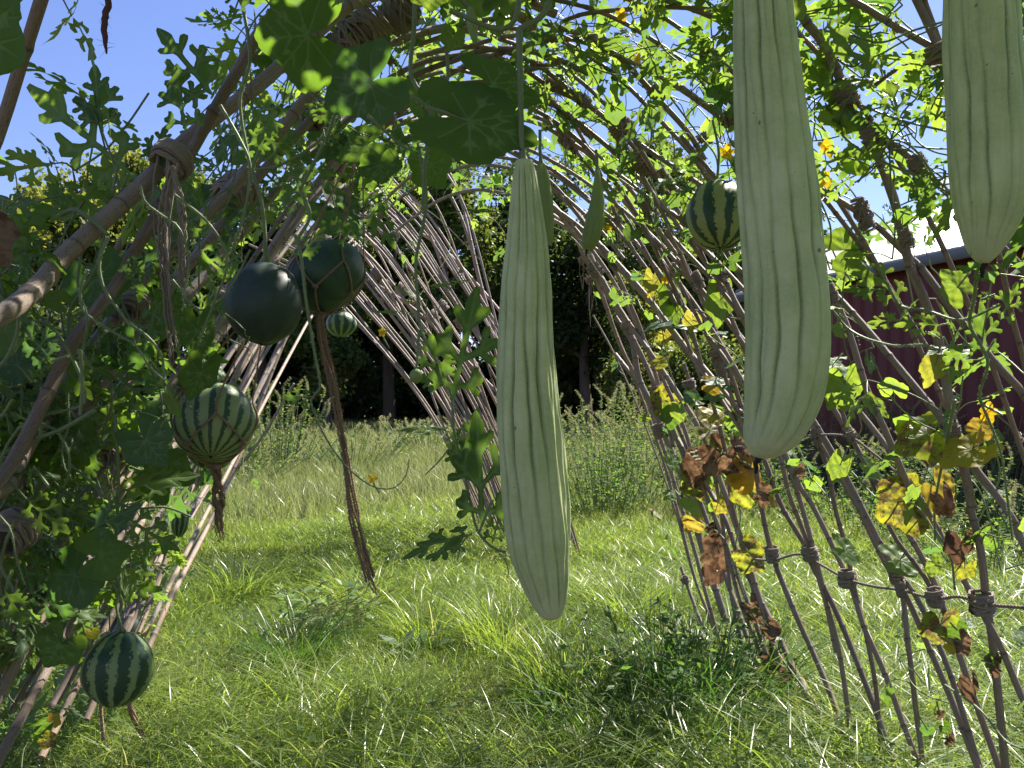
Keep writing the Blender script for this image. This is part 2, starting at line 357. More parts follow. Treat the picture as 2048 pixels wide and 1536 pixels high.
def box(mb, a, ux, uy, uz):
    a, ux, uy, uz = map(np.array, (a, ux, uy, uz))
    V = np.array([a, a+ux, a+ux+uy, a+uy, a+uz, a+ux+uz, a+ux+uy+uz, a+uy+uz])
    mb.add(V, [(0, 3, 2, 1), (4, 5, 6, 7), (0, 1, 5, 4), (1, 2, 6, 5), (2, 3, 7, 6), (3, 0, 4, 7)], V)
def barn():
    c0 = np.array([5.45, 17.3, 0.]); e = unit([.36, -1, 0]); q = unit([1, .36, 0]); up = np.array([0, 0, 1.])
    L, W, H, R = 16., 9., 3.95, 1.95
    t = thing('barn', 'dark red metal-clad barn with pale corrugated roof beyond the trellis', 'barn', tuple(c0))
    m = NT('maroon_metal_cladding'); p = m.n('ShaderNodeNewGeometry').outputs['Position']
    n = m.noise(p, .8, 3); c = m.mix(n, (.085, .013, .015), (.135, .023, .024)); wm = m.done(m.pbr(c, .5, .4))
    wb = MB()                      # long wall with vertical corrugation, closed box behind it
    n = 320; s = np.linspace(0, L, n); d = .02*np.where((np.arange(n) % 6) < 3, 1, 0)
    lo = c0+s[:, None]*e-q*d[:, None]; hi = lo+up*H
    i = np.arange(n-1); wb.add(np.vstack([lo, hi]), np.stack([i, i+1, n+i+1, n+i], -1), None)
    box(wb, c0+q*.03, e*L, q*(W-.06), up*H)
    for k in (0, 1):               # gable triangles
        a = c0+e*(L*k+(.0 if k else 0)); wb.add([a+up*H+q*.03, a+q*(W-.03)+up*H, a+q*W/2+up*(H+R)], [(0, 1, 2)])
    wb.build('wall', wm, t, smooth=False)
    m = NT('galvanised_roof_sheet'); p = m.at('pv', True); n = m.noise(m.mul(p, (1.2, .25, 1)), 1.5, 5, .7)
    rm = m.done(m.pbr(m.mix(m.ramp(n, [(.35, (0, 0, 0)), (.7, (1, 1, 1))]), (.46, .43, .40), (.30, .24, .19)), .42, .5))
    rb = MB(); n = 420; s = np.linspace(-.35, L+.35, n); h = .022*np.sin(s/.19*2*math.pi)
    for sd in (0, 1):
        st = np.linspace(0, 1, 6); rows = []
        for u in st:
            base = c0+q*(W/2+(W/2+.35)*(u if sd else -u)); z = H+.06+R*(1-u*(W/2+.35)/(W/2))
            rows.append(base+s[:, None]*e+up*z+up*h[:, None])
        V = np.concatenate(rows); i = np.arange(5)[:, None]*n; j = np.arange(n-1)[None]
        rb.add(V, np.stack([i+j, i+j+1, i+j+n+1, i+j+n], -1).reshape(-1, 4), np.stack([np.tile(s, 6), np.repeat(st, n)*4, 0*np.tile(s, 6)], -1))
    rb.build('roof', rm, t)
    m = NT('grey_trim_metal'); tm = m.done(m.pbr((.16, .165, .17), .5, .4))
    fb = MB(); box(fb, c0-q*.40+e*-.35+up*(H-.28), e*(L+.7), q*.06, up*.2); fb.build('fascia', tm, t, smooth=False)
    gb = MB(); sl_ = R/(W/2)
    a = c0-q*.36+e*-.38+up*(H-.17); box(gb, a, q*(W/2+.36), e*.025, up*.16)
    V = gb.V[-1]; V[[1, 2, 5, 6], 2] += sl_*(W/2+.36)
    gb.build('barge_board', tm, t, smooth=False)
barn()

# ------------------------------------------------------------------ trees
def crown(mb, centre, R, H, n, leaf, blobs=16, low=0.):
    bc = []
    for k in range(blobs):
        u = unit(U(-1, 1, 3)); rr = U(.35, .95)
        p = np.array(centre)+u*np.array([R, R, H])*rr; p[2] = max(p[2], low+.5); bc.append((p, U(.3, .55)*R))
    per = n//blobs
    for p, r in bc:
        d = rng.normal(size=(per, 3)); d /= np.linalg.norm(d, axis=1)[:, None]
        rad = r*(U(.35, 1.05, per)**.6)[:, None]*(1+.25*np.sin(d[:, :1]*7+d[:, 1:2]*5))
        c = p+d*rad*[1, 1, .8]
        a = rng.normal(size=(per, 3)); a /= np.linalg.norm(a, axis=1)[:, None]
        b = np.cross(a, rng.normal(size=(per, 3))); b /= np.linalg.norm(b, axis=1)[:, None]
        s = leaf*U(.6, 1.3, (per, 1))
        V = np.stack([c-a*s, c-b*s*.55, c+a*s, c+b*s*.55], 1).reshape(-1, 3)
        mb.add(V, np.arange(per*4).reshape(-1, 4), None, 0, np.repeat(np.clip(rng.normal(.45, .25, per), 0, 1), 4))
def tree(px, d, ytop, wpx, label, mat=None, n=12000, low=.1, leaf=.15):
    h = 1.5+(800-ytop)/FPX*d; x = (px-1024)/FPX*d; R = wpx/2/FPX*d; z0 = gz(x, d)
    t = thing('tree', label, 'tree', (x, d, float(z0)-.05), 'trees along the far edge of the meadow')
    tb = MB(); P = [(x, d, z0-.1), (x+U(-.2, .2), d, h*.3), (x+U(-.4, .4), d+U(-.3, .3), h*.6), (x+U(-.4, .4), d, h*.9)]
    Q = spline(P, 12); tube(tb, Q, np.linspace(h*.022, .03, 12), 8)
    for k in range(9):
        a = U(0, 6.28); b = Q[int(U(3, 10))]; e = b+np.array([math.cos(a), math.sin(a), U(.2, .8)])*R*U(.5, .9)
        tube(tb, spline([b, (b+e)/2+[0, 0, .15], e], 6), np.linspace(h*.008, .015, 6), 5)
    tb.build('trunk', BARK, t)
    cb = MB(); zc = h*(.5+low/2); crown(cb, (x, d, zc), R, h*(1-low)/2*.92, n, leaf, 30, h*low)
    cb.build('crown', mat or CROWN, t)
T = 'tree '
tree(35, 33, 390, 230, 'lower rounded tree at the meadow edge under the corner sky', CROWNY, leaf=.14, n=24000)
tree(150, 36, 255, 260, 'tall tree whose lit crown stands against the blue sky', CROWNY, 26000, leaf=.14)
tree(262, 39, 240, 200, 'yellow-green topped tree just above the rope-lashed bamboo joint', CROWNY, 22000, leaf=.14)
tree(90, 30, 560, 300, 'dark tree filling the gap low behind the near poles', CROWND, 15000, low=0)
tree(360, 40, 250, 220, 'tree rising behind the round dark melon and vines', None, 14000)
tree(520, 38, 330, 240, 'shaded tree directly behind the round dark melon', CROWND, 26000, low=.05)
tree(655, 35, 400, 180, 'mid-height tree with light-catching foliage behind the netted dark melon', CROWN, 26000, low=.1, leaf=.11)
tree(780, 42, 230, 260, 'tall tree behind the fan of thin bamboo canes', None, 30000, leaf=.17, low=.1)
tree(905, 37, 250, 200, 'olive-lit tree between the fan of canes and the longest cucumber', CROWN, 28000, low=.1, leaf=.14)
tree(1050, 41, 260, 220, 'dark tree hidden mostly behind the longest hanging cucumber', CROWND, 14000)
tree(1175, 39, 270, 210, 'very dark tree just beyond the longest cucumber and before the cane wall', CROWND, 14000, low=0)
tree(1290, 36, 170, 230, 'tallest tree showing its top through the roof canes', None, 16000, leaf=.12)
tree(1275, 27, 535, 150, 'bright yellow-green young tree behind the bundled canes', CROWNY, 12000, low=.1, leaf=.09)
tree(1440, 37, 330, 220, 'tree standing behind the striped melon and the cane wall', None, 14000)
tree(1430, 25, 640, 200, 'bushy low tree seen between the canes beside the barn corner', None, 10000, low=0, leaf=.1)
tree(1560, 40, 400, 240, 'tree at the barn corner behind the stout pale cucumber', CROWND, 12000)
wb = MB()                                        # the wood behind reads as one mass
for k in range(46):
    x = -46+k*1.55+U(-.5, .5); crown(wb, (x, 50+U(-3, 4), 5.5), 3.6, 6.5+U(-1, 2), 3600, .3, 12, 0)
for k in range(40): crown(wb, (-42+k*1.7, 45+U(-2, 2), 1.3), 2.2, 1.5, 1400, .22, 8, 0)
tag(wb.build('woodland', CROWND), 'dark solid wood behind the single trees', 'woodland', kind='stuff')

# ------------------------------------------------------------------ grass
def blades(mb, x, y, h, wd, lean, seg=3, rnd=None, ldir=None):
    n = len(x); z = gz(x, y); a = U(0, 2*math.pi, n) if ldir is None else ldir
    d = np.stack([np.cos(a), np.sin(a), 0*a], -1); fa = a+math.pi/2+U(-.5, .5, n)+np.where(U(0, 1, n) < .5, 1.2, 0)
    s = np.stack([np.cos(fa), np.sin(fa), 0*fa], -1); base = np.stack([x, y, z-.01], -1); rows = []
    for k in range(seg+1):
        t = k/seg; c = base+d*(lean*h*t*t)[:, None]+np.array([0, 0, 1.])*(h*(t-.38*lean*t*t))[:, None]
        if k == seg: rows.append(c)
        else:
            wv = (wd*(1-.75*t**1.5))[:, None]*.5; rows += [c-s*wv, c+s*wv]
    V = np.stack(rows, 1); m_ = V.shape[1]; b = np.arange(n)[:, None]*m_
    F4 = np.concatenate([b+np.array([[2*k, 2*k+1, 2*k+3, 2*k+2]]) for k in range(seg-1)]) if seg > 1 else None
    F3 = b+np.array([[2*seg-2, 2*seg-1, 2*seg]])
    rn = np.repeat(U(0, 1, n) if rnd is None else rnd, m_)
    ax = np.tile(np.array([k/seg for k in range(seg) for _ in (0, 1)]+[1.]), n)
    o = mb.n; mb.add(V.reshape(-1, 3), F3, None, ax, rn)
    if F4 is not None: mb.F[4].append(F4+o)
def field(n, y0, y1, mg=1.0, pw=1.):
    y = y0+(y1-y0)*U(0, 1, n)**pw; hwid = y*.68+mg; x = U(-1, 1, n)*hwid; return x, y
gb = MB()
x, y = field(85000, 2.2, 7.5, .8, .8)
cl = vnoise(x, y, 1.6, 5); cl2 = vnoise(x, y, 3.5, 6)
blades(gb, x, y, .07+.22*cl*U(.4, 1.2, len(x))+.06*cl2, U(.0025, .0065, len(x)), U(.3, 2.1, len(x)), 4, np.clip(rng.normal(.42, .2, len(x))+(cl2-.5)*.3, 0, 1))
x, y = field(46000, 2.2, 11, .8, .8); cl = vnoise(x, y, 1.1, 8); k = cl > .38; x, y, cl = x[k], y[k], cl[k]
blades(gb, x, y, U(.2, .34, len(x))*(.7+cl*.9), U(.005, .010, len(x)), U(.7, 1.9, len(x)), 5, np.clip(rng.normal(.45, .2, len(x)), 0, 1))
x, y = field(150000, 7.5, 19, 1.5, 1.7); cl = vnoise(x, y, .8, 9)
blades(gb, x, y, .12+.25*cl*U(.5, 1.2, len(x)), U(.004, .008, len(x)), U(.2, 1.2, len(x)), 2, np.clip(rng.normal(.5, .2, len(x)), 0, 1))
tag(gb.build('grass', GRASS), 'long sunlit yellow-green grass covering the near meadow', 'grass', kind='stuff')
gb = MB()
x, y = field(150000, 8.5, 26, 2, .95); cl = vnoise(x, y, .4, 10); k = U(0, 1, len(x)) < np.clip((y-9+(vnoise(x, y, .5, 33)-.5)*7)/5, 0, 1); x, y, cl = x[k], y[k], cl[k]
blades(gb, x, y, .25+.4*cl*U(.5, 1.2, len(x)), U(.006, .014, len(x)), U(.1, .8, len(x)), 2, np.clip(rng.normal(.5, .22, len(x)), 0, 1))
x, y = field(70000, 26, 50, 3, 1.); cl = vnoise(x, y, .3, 11)
blades(gb, x, y, .35+.5*cl*U(.5, 1.2, len(x)), U(.015, .03, len(x)), U(.1, .6, len(x)), 2, np.clip(rng.normal(.5, .22, len(x)), 0, 1))
tag(gb.build('field_grass', FGRASS), 'pale greyish seeding grass in the far part of the meadow', 'grass', kind='stuff')
wl = MB(); n = 26000; x, y = field(n, 2.2, 9, .8, .9); cl = vnoise(x, y, 2.3, 21); k = cl > .56; x, y = x[k], y[k]; n = len(x)   # clover and small broad-leaved weeds
c = np.stack([x, y, gz(x, y)+U(.04, .22, n)], -1); d = rng.normal(size=(n, 3)); d[:, 2] *= .35; d /= np.linalg.norm(d, axis=1)[:, None]
sd = np.cross(d, [0, 0, 1.]+rng.normal(size=(n, 3))*.3); sd /= np.linalg.norm(sd, axis=1)[:, None]; l = U(.012, .034, (n, 1))
wl.add(np.stack([c, c+d*l*.5+sd*l*.4, c+d*l*1.1-[0, 0, .15]*l, c+d*l*.5-sd*l*.4], 1).reshape(-1, 3), np.arange(n*4).reshape(-1, 4), None, 0, np.repeat(U(0, .85, n), 4))
tag(wl.build('weeds', WEED), 'small broad-leaved weeds and clover mixed through the near grass', 'weeds', kind='stuff')
def gpos(px, py, lift=0.):
    d = (1.5-lift)*FPX/(py-800); return (px-1024)/FPX*d, d
def tussock(px, py, h, r, n, label, mat=None, seeds=0, w_=.006):
    x0, y0 = gpos(px, py); o = thing('grass_tussock', label, 'grass tussock', (x0, y0, 0), 'taller tufts standing out of the mown-looking grass')
    mb = MB(); a = U(0, 6.28, n); q = r*np.sqrt(U(0, 1, n))*.6; x = x0+np.cos(a)*q; y = y0+np.sin(a)*q
    blades(mb, x, y, h*U(.5, 1.15, n), U(.5, 1.3, n)*w_, U(.4, 1.3, n), 6, np.clip(rng.normal(.45, .25, n), 0, 1), a+U(-.7, .7, n))
    mb.build('blades', mat or GRASS, o)
    if seeds:
        sb = MB()
        for k in range(seeds):
            a = U(-.8, .9); hh = h*U(.8, 1.3); b = np.array([x0+U(-r, r)*.5, y0+U(-r, r)*.5, 0.])
            e = b+[math.cos(a)*hh*.75, U(-.2, .2), hh*.8]; P = spline([b, b*.5+e*.5+[0, 0, hh*.18], e], 9)
            tube(sb, P, .001, 4, rnd=.8); d = unit(P[-1]-P[-2]); tip = P[-1]+d*.06+[0, 0, -.01]
            tube(sb, spline([P[-1], (P[-1]+tip)/2+[0, 0, .004], tip], 6), [.0015, .004, .0045, .004, .003, .001], 5, rnd=U(0, 1))
            hairs(sb, np.array([P[-1], tip]), .003, 900, .008, .0004, U(0, 1))
        sb.build('seed_head', SEEDH, o)
tussock(590, 1330, .42, .35, 420, 'dark tussock with arching blades and brown foxtail heads', DGRASS, 36)
tussock(1010, 1310, .48, .38, 420, 'pale arching tuft below the tip of the longest cucumber')
tussock(1130, 1390, .44, .4, 420, 'broad-bladed tuft just before the dark weeds')
tussock(860, 1290, .42, .32, 300, 'short tuft in the open grass between two larger tussocks')
tussock(480, 1190, .45, .45, 320, 'loose tuft of sun-whitened blades beside the striped netted melon tail')
tussock(740, 1210, .45, .4, 300, 'loose arching tuft just under the end of the long rope tail')
tussock(1250, 1240, .45, .4, 300, 'loose tuft between the longest cucumber tip and the cane feet')
tussock(1750, 1300, .4, .5, 300, 'arching tuft outside the lower cane wall behind the strung rope')
tussock(240, 1420, .3, .3, 220, 'tuft of fine grass under the small striped melon')
tussock(1700, 1500, .3, .4, 260, 'tuft around the feet of the cane wall')
def weed(px, py, h, r, n, label, lf=.035, seeds=0, mat=None, cat='weed', name='weed_plant', seedh=.12, base=None):
    x0, y0 = gpos(px, py) if base is None else base
    o = thing(name, label, cat, (x0, y0, 0)); sb, lb, hb = MB(), MB(), MB()
    for k in range(n):
        a = U(0, 6.28); q = r*math.sqrt(U(0, 1)); b = np.array([x0+math.cos(a)*q*.6, y0+math.sin(a)*q*.6, 0.]); hh = h*U(.35, 1.08)
        e = b+[math.cos(a)*q*.6, math.sin(a)*q*.6, hh]; P = spline([b, b*.45+e*.55+[U(-.03, .03), U(-.03, .03), 0], e], 8)
        tube(sb, P, np.linspace(.004, .0015, 8)*max(1, y0/6), 4, rnd=.3)
        m_ = int(hh/lf*2.2); u = U(.12, 1, m_)*7*.999; ki = u.astype(int); c = P[ki]+(P[ki+1]-P[ki])*(u-ki)[:, None]
        dr = rng.normal(size=(m_, 3)); dr[:, 2] = np.abs(dr[:, 2])*.6; dr /= np.linalg.norm(dr, axis=1)[:, None]
        sd = np.cross(dr, [0, 0, 1.]+rng.normal(size=(m_, 3))*.4); sd /= np.linalg.norm(sd, axis=1)[:, None]
        l = lf*U(.6, 1.5, (m_, 1))
        lb.add(np.stack([c, c+dr*l*.5+sd*l*.22, c+dr*l*1.2-[0, 0, .1]*l, c+dr*l*.5-sd*l*.22], 1).reshape(-1, 3), np.arange(m_*4).reshape(-1, 4), None, 0, np.repeat(U(0, .8, m_), 4))
        if k < seeds:
            tip = P[-1]+[U(-.8, .8)*seedh, U(-.8, .8)*seedh, seedh*U(.5, 1)]; hairs(hb, spline([P[-2], P[-1], tip], 8), .002, 420, .022*max(1, y0/8), .0018*max(1, y0/8), U(0, 1))
    sb.build('stem', STEM, o); lb.build('foliage', mat or WEED, o)
    if seeds: hb.build('seed_head', SEEDH, o)
weed(1330, 1430, .5, .5, 26, 'dark green leafy weed clump at the foot of the cane bundle', .05, mat=WEED)
tussock(1400, 1400, .55, .75, 460, 'big dark green grass clump at the foot of the cane bundle', DGRASS, 0, .008)
tussock(1270, 1470, .45, .8, 380, 'dark grass clump beside the brown patch of straw', DGRASS, 0, .008)
weed(1230, 1480, .3, .4, 16, 'low dark weed clump beside the brown patch of soil', .045, mat=DGRASS)
weed(650, 1270, .36, .3, 26, 'broad-leaved bright weed behind the foxtail tussock', .07, mat=LEAF)
weed(840, 1320, .16, .14, 9, 'low dock weed with curled wide leaves in the grass', .13, mat=LEAFB)
weed(1440, 1390, .42, .3, 34, 'weed with narrow leaves threading between the cane feet', .04, mat=DGRASS)
weed(70, 1500, .55, .4, 26, 'bushy round-leaved weed under the vine mass with one orange leaf', .08, mat=LEAF)
weed(560, 0, 1.75, 1.1, 70, 'tall pale seeding bush in front of the dark trees', .055, 60, base=(-4.9, 16.5), seedh=.2, cat='shrub', name='seeding_shrub')
weed(450, 0, 1.2, 1.0, 50, 'lower seeding bush beside the slanted lone cane', .055, 40, base=(-5.9, 16.), seedh=.18, cat='shrub', name='seeding_shrub')
weed(1190, 0, 1.6, 1.3, 60, 'tall plumed goldenrod shrub just past the longest cucumber', .05, 76, base=(1.35, 13), seedh=.22, cat='shrub', name='goldenrod_shrub')
weed(1290, 0, 1.35, 1.1, 55, 'leafy goldenrod shrub seen between the lone rod and cane bundle', .05, 50, base=(1.75, 10.8), seedh=.18, cat='shrub', name='goldenrod_shrub')
weed(1180, 0, 1., .8, 70, 'knee-high leafy shrub at the edge of the short grass', .045, 25, base=(1.15, 9.9), seedh=.2, cat='shrub', name='goldenrod_shrub')
for k, (bx, by, h, lb_) in enumerate([(5.0, 13.6, 1.35, 'dark weedy shrub against the barn corner'), (6.1, 12.6, 1.3, 'dark weedy shrub at the middle of the barn wall'),
        (7.1, 11.5, 1.25, 'dark weedy shrub under the barn wall past the broad cucumber'), (3.9, 9.0, .95, 'grey-green weed mass seen through the cane wall'),
        (2.9, 10.5, 1.2, 'pale weed mass behind the yellowed leaves'), (5.2, 9.4, 1.0, 'weed mass with brownish seed heads outside the cane wall'), (4.3, 7.2, .6, 'low reddish dock patch outside the cane wall')]):
    weed(0, 0, h, 1.0, 75, lb_, .05, 45, base=(bx, by), seedh=.2, cat='shrub', name='weedy_shrub', mat=DGRASS if k in (0, 1, 2) else WEED)
for bx, by, h, lb_ in ((-5.2, 14.2, .75, 'brownish seeding weed patch under the slanted lone cane'), (-3.6, 17.5, .8, 'grey weed patch beyond the long rope tail'), (-2.2, 21, .9, 'pale weed patch far out under the dark trees'),
                       (-7.5, 20, 1.0, 'weedy edge patch under the trees beyond the striped netted melon'), (.2, 19, .9, 'weed patch hidden mostly behind the longest cucumber'), (2.5, 15, 1.15, 'leafy weed bank behind the lone thin rod')):
    weed(0, 0, h, 1.5, 90, lb_, .05, 60, base=(bx, by), seedh=.2, cat='shrub', name='weedy_shrub')
hb = MB(); x, y = gpos(1085, 1515); P0 = np.array([x, y, .03])   # brown dead thatch
for k in range(500):
    a = U(0, 6.28); q = P0+[U(-.16, .16), U(-.12, .12), U(-.02, .03)]; d = np.array([math.cos(a), math.sin(a), U(-.1, .3)])*U(.03, .08)
    tube(hb, [q, q+d], .001, 3, rnd=U(0, 1), cap=False)
tag(hb.build('straw', fibre_mat('dead_straw', (.2, .11, .07), (.4, .25, .16))), 'patch of reddish dead straw lying in the grass', 'straw', kind='stuff')

# ------------------------------------------------------------------ bamboo tunnel
near = thing('bamboo_tunnel', 'arched tunnel trellis of lashed bamboo canes carrying the vines', 'trellis', (cx(3), 3, 0))
far = thing('bamboo_tunnel', 'farther tunnel section whose thin canes fan down beyond the longest cucumber', 'trellis', (cx(9), 9, 0))
NPOLE = [0, 0]
def bamboo_mesh(P3, r0, r1, rnd, node=.2):
    L = plen(P3); Q = spline(P3, 400); s = np.linspace(0, L, 400); nodes = np.arange(U(.03, node), L, node*U(.9, 1.1))
    ss = set(np.round(np.arange(0, L, .05), 4))
    for q in nodes:
        for e in (-.012, -.005, 0, .005, .012): ss.add(round(q+e, 4))
    ss = np.array(sorted(v for v in ss if 0 <= v <= L)); P = np.stack([np.interp(ss, s, Q[:, k]) for k in range(3)], -1)
    R = np.interp(ss, [0, L], [r0, r1]); dn = np.min(np.abs(ss[:, None]-nodes[None]), 1) if len(nodes) else ss*0+1
    R = R*(1+.13*np.exp(-(dn/.006)**2)-.04*np.exp(-((dn-.011)/.004)**2)); ax = np.exp(-(dn/.0035)**2)
    mb = MB(); tube(mb, P, R, 10, ax, rnd); return mb
def pole(pts, wpx, ext=(0, 0), off=0., parent=None, far_=False, dd=None, node=None):
    """pts in photo pixels -> points on the tunnel surface; ext = metres of cane carried on past each end"""
    jo = U(-.02, .02)+off
    if dd is None: D = [hit(a, b) for a, b in pts]
    elif isinstance(dd, tuple): D = list(np.linspace(dd[0], dd[1], len(pts)))
    else: D = [dd]*len(pts)
    if dd is None and len(pts) > 3:                    # canes bend gently: smooth the depth along the cane
        q = np.concatenate([[0], np.cumsum(np.hypot(*np.diff(np.array(pts, float), axis=0).T))]); D = list(np.polyval(np.polyfit(q, D, 2), q))
    P = [at(a, b, D_)+unit(ray(a, b))*jo for (a, b), D_ in zip(pts, D)]; ty = [inv(p) for p in P]
    def go(i, j, L):
        if dd is not None:
            u = unit(P[i]-P[j]); return [P[i]+u*q-np.array([0, 0, .12 if u[2] > 0 else 0])*q*q+np.array([-.12 if u[2] > 0 else 0, 0, 0])*q*q for q in (L/2, L)]
        if P[i][2] < 1.0 and P[j][2] > P[i][2]:
            u = unit(P[i]-P[max(-len(P), j-1)]); return [P[i]+u*q for q in (L/2, L)]
        (t1, y1), (t0, y0) = ty[i], ty[j]; dt, dy = t1-t0, y1-y0; n = math.hypot(dt*6.5, dy)+1e-6; dt, dy = dt/n, dy/n; out = []
        for k in range(1, int(L/.3)+1):
            t = t1+dt*k*.3; y = y1+dy*k*.3
            if not 0.005 < t < .995: break
            p = surf(t, y, jo); q = P[i]-surf(t1, y1, jo); out.append(p+q)
        return out
    if ext[0]: P = go(0, 1, ext[0])[::-1]+P
    if ext[1]: P = P+go(-1, -2, ext[1])
    P = np.array([p for p in P if p[2] > -.15]); w1 = [wpx/4*D[0]/FPX, wpx/4*D[-1]/FPX]
    r = (w1[0]+w1[1])
    mb = bamboo_mesh(P, r*1.0, r*1.0*U(.9, 1.1), U(0, 1), node or U(.15, .24))
    o = mb.build('bamboo_pole', BAM, parent or (far if far_ else near)); NPOLE[1 if far_ else 0] += 1; return P, r
RP = [  # right-hand wall and roof
 ([(1703,0),(1799,58),(1861,92),(1950,150),(2048,222)],16,(1,1.2)), ([(1833,0),(1871,82),(1895,144),(1925,300),(1960,520)],18,(1.5,0)),
 ([(1618,51),(1649,89),(1680,157),(1693,205),(1741,273),(1765,335),(1789,403),(1806,475),(1820,531),(1854,613),(1881,698),(1908,859),(1926,927),(1946,1025)],20,(1.8,0)),
 ([(1939,1011),(1960,1093),(1973,1202),(1987,1302),(2011,1536)],17,(0,.4)),
 ([(1427,34),(1468,62),(1601,137),(1676,198),(1741,253),(1826,321),(1878,369),(1950,440),(2048,540)],16,(1,1)),
 ([(1348,164),(1430,222),(1468,246),(1638,376),(1710,420),(1758,455),(1806,502),(1844,538),(1902,616),(1987,722),(2048,790)],14,(0,1)),
 ([(1380,355),(1480,425),(1570,500),(1666,585),(1724,647),(1833,777),(1902,862),(1943,927),(2018,1025),(2048,1090)],14,(0,1)),
 ([(1416,342),(1520,450),(1600,530),(1656,579),(1693,650),(1734,780),(1775,872),(1816,970),(1861,1060)],13,(0,0)),
 ([(2004,534),(2021,620),(2048,722)],12,(2,1.5)), ([(1990,0),(2010,40),(2048,130)],26,(.6,1)),
 ([(1645,719),(1707,808),(1768,886),(1792,924),(1857,1025),(1895,1096),(1943,1189),(1997,1284),(2048,1404)],14,(1,.6)),
 ([(1642,736),(1676,801),(1700,869),(1731,927),(1755,995),(1790,1075),(1840,1140),(1880,1210)],11,(1,0)),
 ([(1638,766),(1666,814),(1707,883),(1731,927),(1800,1040),(1861,1148),(1908,1278),(1939,1370),(1994,1524)],13,(1,.4)),
 ([(1606,835),(1645,893),(1690,972),(1720,1023),(1741,1069),(1782,1148),(1803,1182),(1816,1284),(1830,1404),(1847,1536)],11,(1,.5)),
 ([(1618,808),(1628,866),(1656,937),(1669,1011),(1693,1100),(1710,1182),(1734,1278),(1751,1370),(1762,1490),(1768,1536)],10,(1,.4)),
 ([(1560,886),(1601,975),(1625,1011),(1669,1100),(1703,1175),(1727,1250),(1772,1353),(1803,1438),(1840,1536)],13,(1,.5)),
 ([(1553,893),(1580,995),(1587,1011),(1621,1103),(1645,1182),(1673,1278),(1693,1397),(1703,1489)],11,(1,.4)),
 ([(1520,900),(1563,1011),(1611,1093),(1621,1124),(1669,1216),(1720,1339),(1758,1438),(1792,1536)],13,(1,.5)),
 ([(1816,1199),(1861,1302),(1902,1397),(1956,1536)],14,(1.6,.5)), ([(1780,1120),(1830,1190),(1890,1320),(1930,1440),(1960,1536)],12,(.6,.4)),
 ([(1506,900),(1522,1010),(1546,1113),(1592,1230),(1637,1330),(1675,1424),(1703,1510)],12,(1,.4)),
 ([(1447,1031),(1478,1113),(1512,1182),(1553,1264),(1587,1336),(1620,1400)],13,(1.4,.3)),
 ([(1399,500),(1425,556),(1460,630),(1485,691),(1520,770)],10,(1,1)), ([(1365,685),(1416,760),(1474,849),(1510,910)],10,(1.5,0)),
 ([(1413,671),(1437,719),(1480,842),(1500,900)],9,(1,0)), ([(1340,560),(1370,620),(1400,720),(1450,900),(1464,1011),(1490,1100)],10,(1.5,.6)),
 ([(1022,106),(1076,130),(1165,202),(1227,253),(1271,328)],12,(.8,.6)), ([(1022,123),(1100,174),(1199,222),(1278,287),(1380,355)],12,(1,0)),
 ([(1093,198),(1175,260),(1261,328),(1329,362),(1380,403),(1450,500),(1485,560)],12,(.8,.6)), ([(1066,243),(1134,280),(1240,352),(1315,410),(1380,451),(1440,540),(1480,620)],12,(1,.5)),
 ([(1138,61),(1210,92),(1261,137),(1329,212),(1380,270),(1420,340)],12,(.8,0)), ([(1148,79),(1227,109),(1302,143),(1380,191),(1440,235)],11,(.8,0)),
 ([(1107,349),(1179,403),(1240,451),(1300,520),(1350,590)],9,(1,0)), ([(1107,369),(1169,444),(1227,525),(1300,606),(1340,660)],9,(1,.6)),
 ([(1261,379),(1295,430),(1363,525),(1400,600)],10,(1,0)), ([(1213,376),(1240,450),(1290,540)],8,(.6,0)),
 ([(1150,470),(1169,510),(1203,568),(1234,620),(1261,664),(1278,756),(1312,828),(1346,910),(1380,995),(1400,1080)],14,(.8,.5)),
 ([(1166,480),(1190,530),(1222,590),(1260,650),(1305,712),(1353,784),(1400,860),(1440,960),(1475,1060),(1520,1200),(1560,1330)],12,(.8,.3)),
 ([(1180,495),(1225,560),(1268,640),(1320,745),(1366,850),(1400,960),(1447,1080),(1480,1200),(1530,1330)],10,(.6,.4)),
 ([(1205,500),(1240,560),(1261,610),(1278,650)],9,(.6,.6)), ([(1190,480),(1227,517),(1305,606)],11,(.6,.4)),
 ([(1176,520),(1205,590),(1240,690),(1290,790),(1335,920),(1362,1011),(1392,1110),(1410,1180)],9,(0,.4)),
 ([(1186,550),(1222,640),(1262,740),(1310,870),(1352,1010),(1389,1155),(1420,1237)],7,(0,.2)),
 ([(1330,820),(1370,920),(1420,1060),(1450,1150),(1500,1290),(1530,1380),(1565,1440)],12,(.8,.2)),
 ([(1345,830),(1400,960),(1440,1060),(1490,1190),(1540,1330),(1567,1430)],11,(.6,.2)),
 ([(1362,1134),(1385,1200),(1410,1264)],8,(0,.2)), ([(1440,1011),(1467,1216),(1500,1340),(1520,1380)],9,(.6,.2)),
 ([(1128,41),(1172,27),(1278,17),(1340,14),(1440,20)],11,(0,0)), ([(1186,630),(1227,705),(1288,845),(1350,1020),(1385,1150)],4,(0,0)),
]
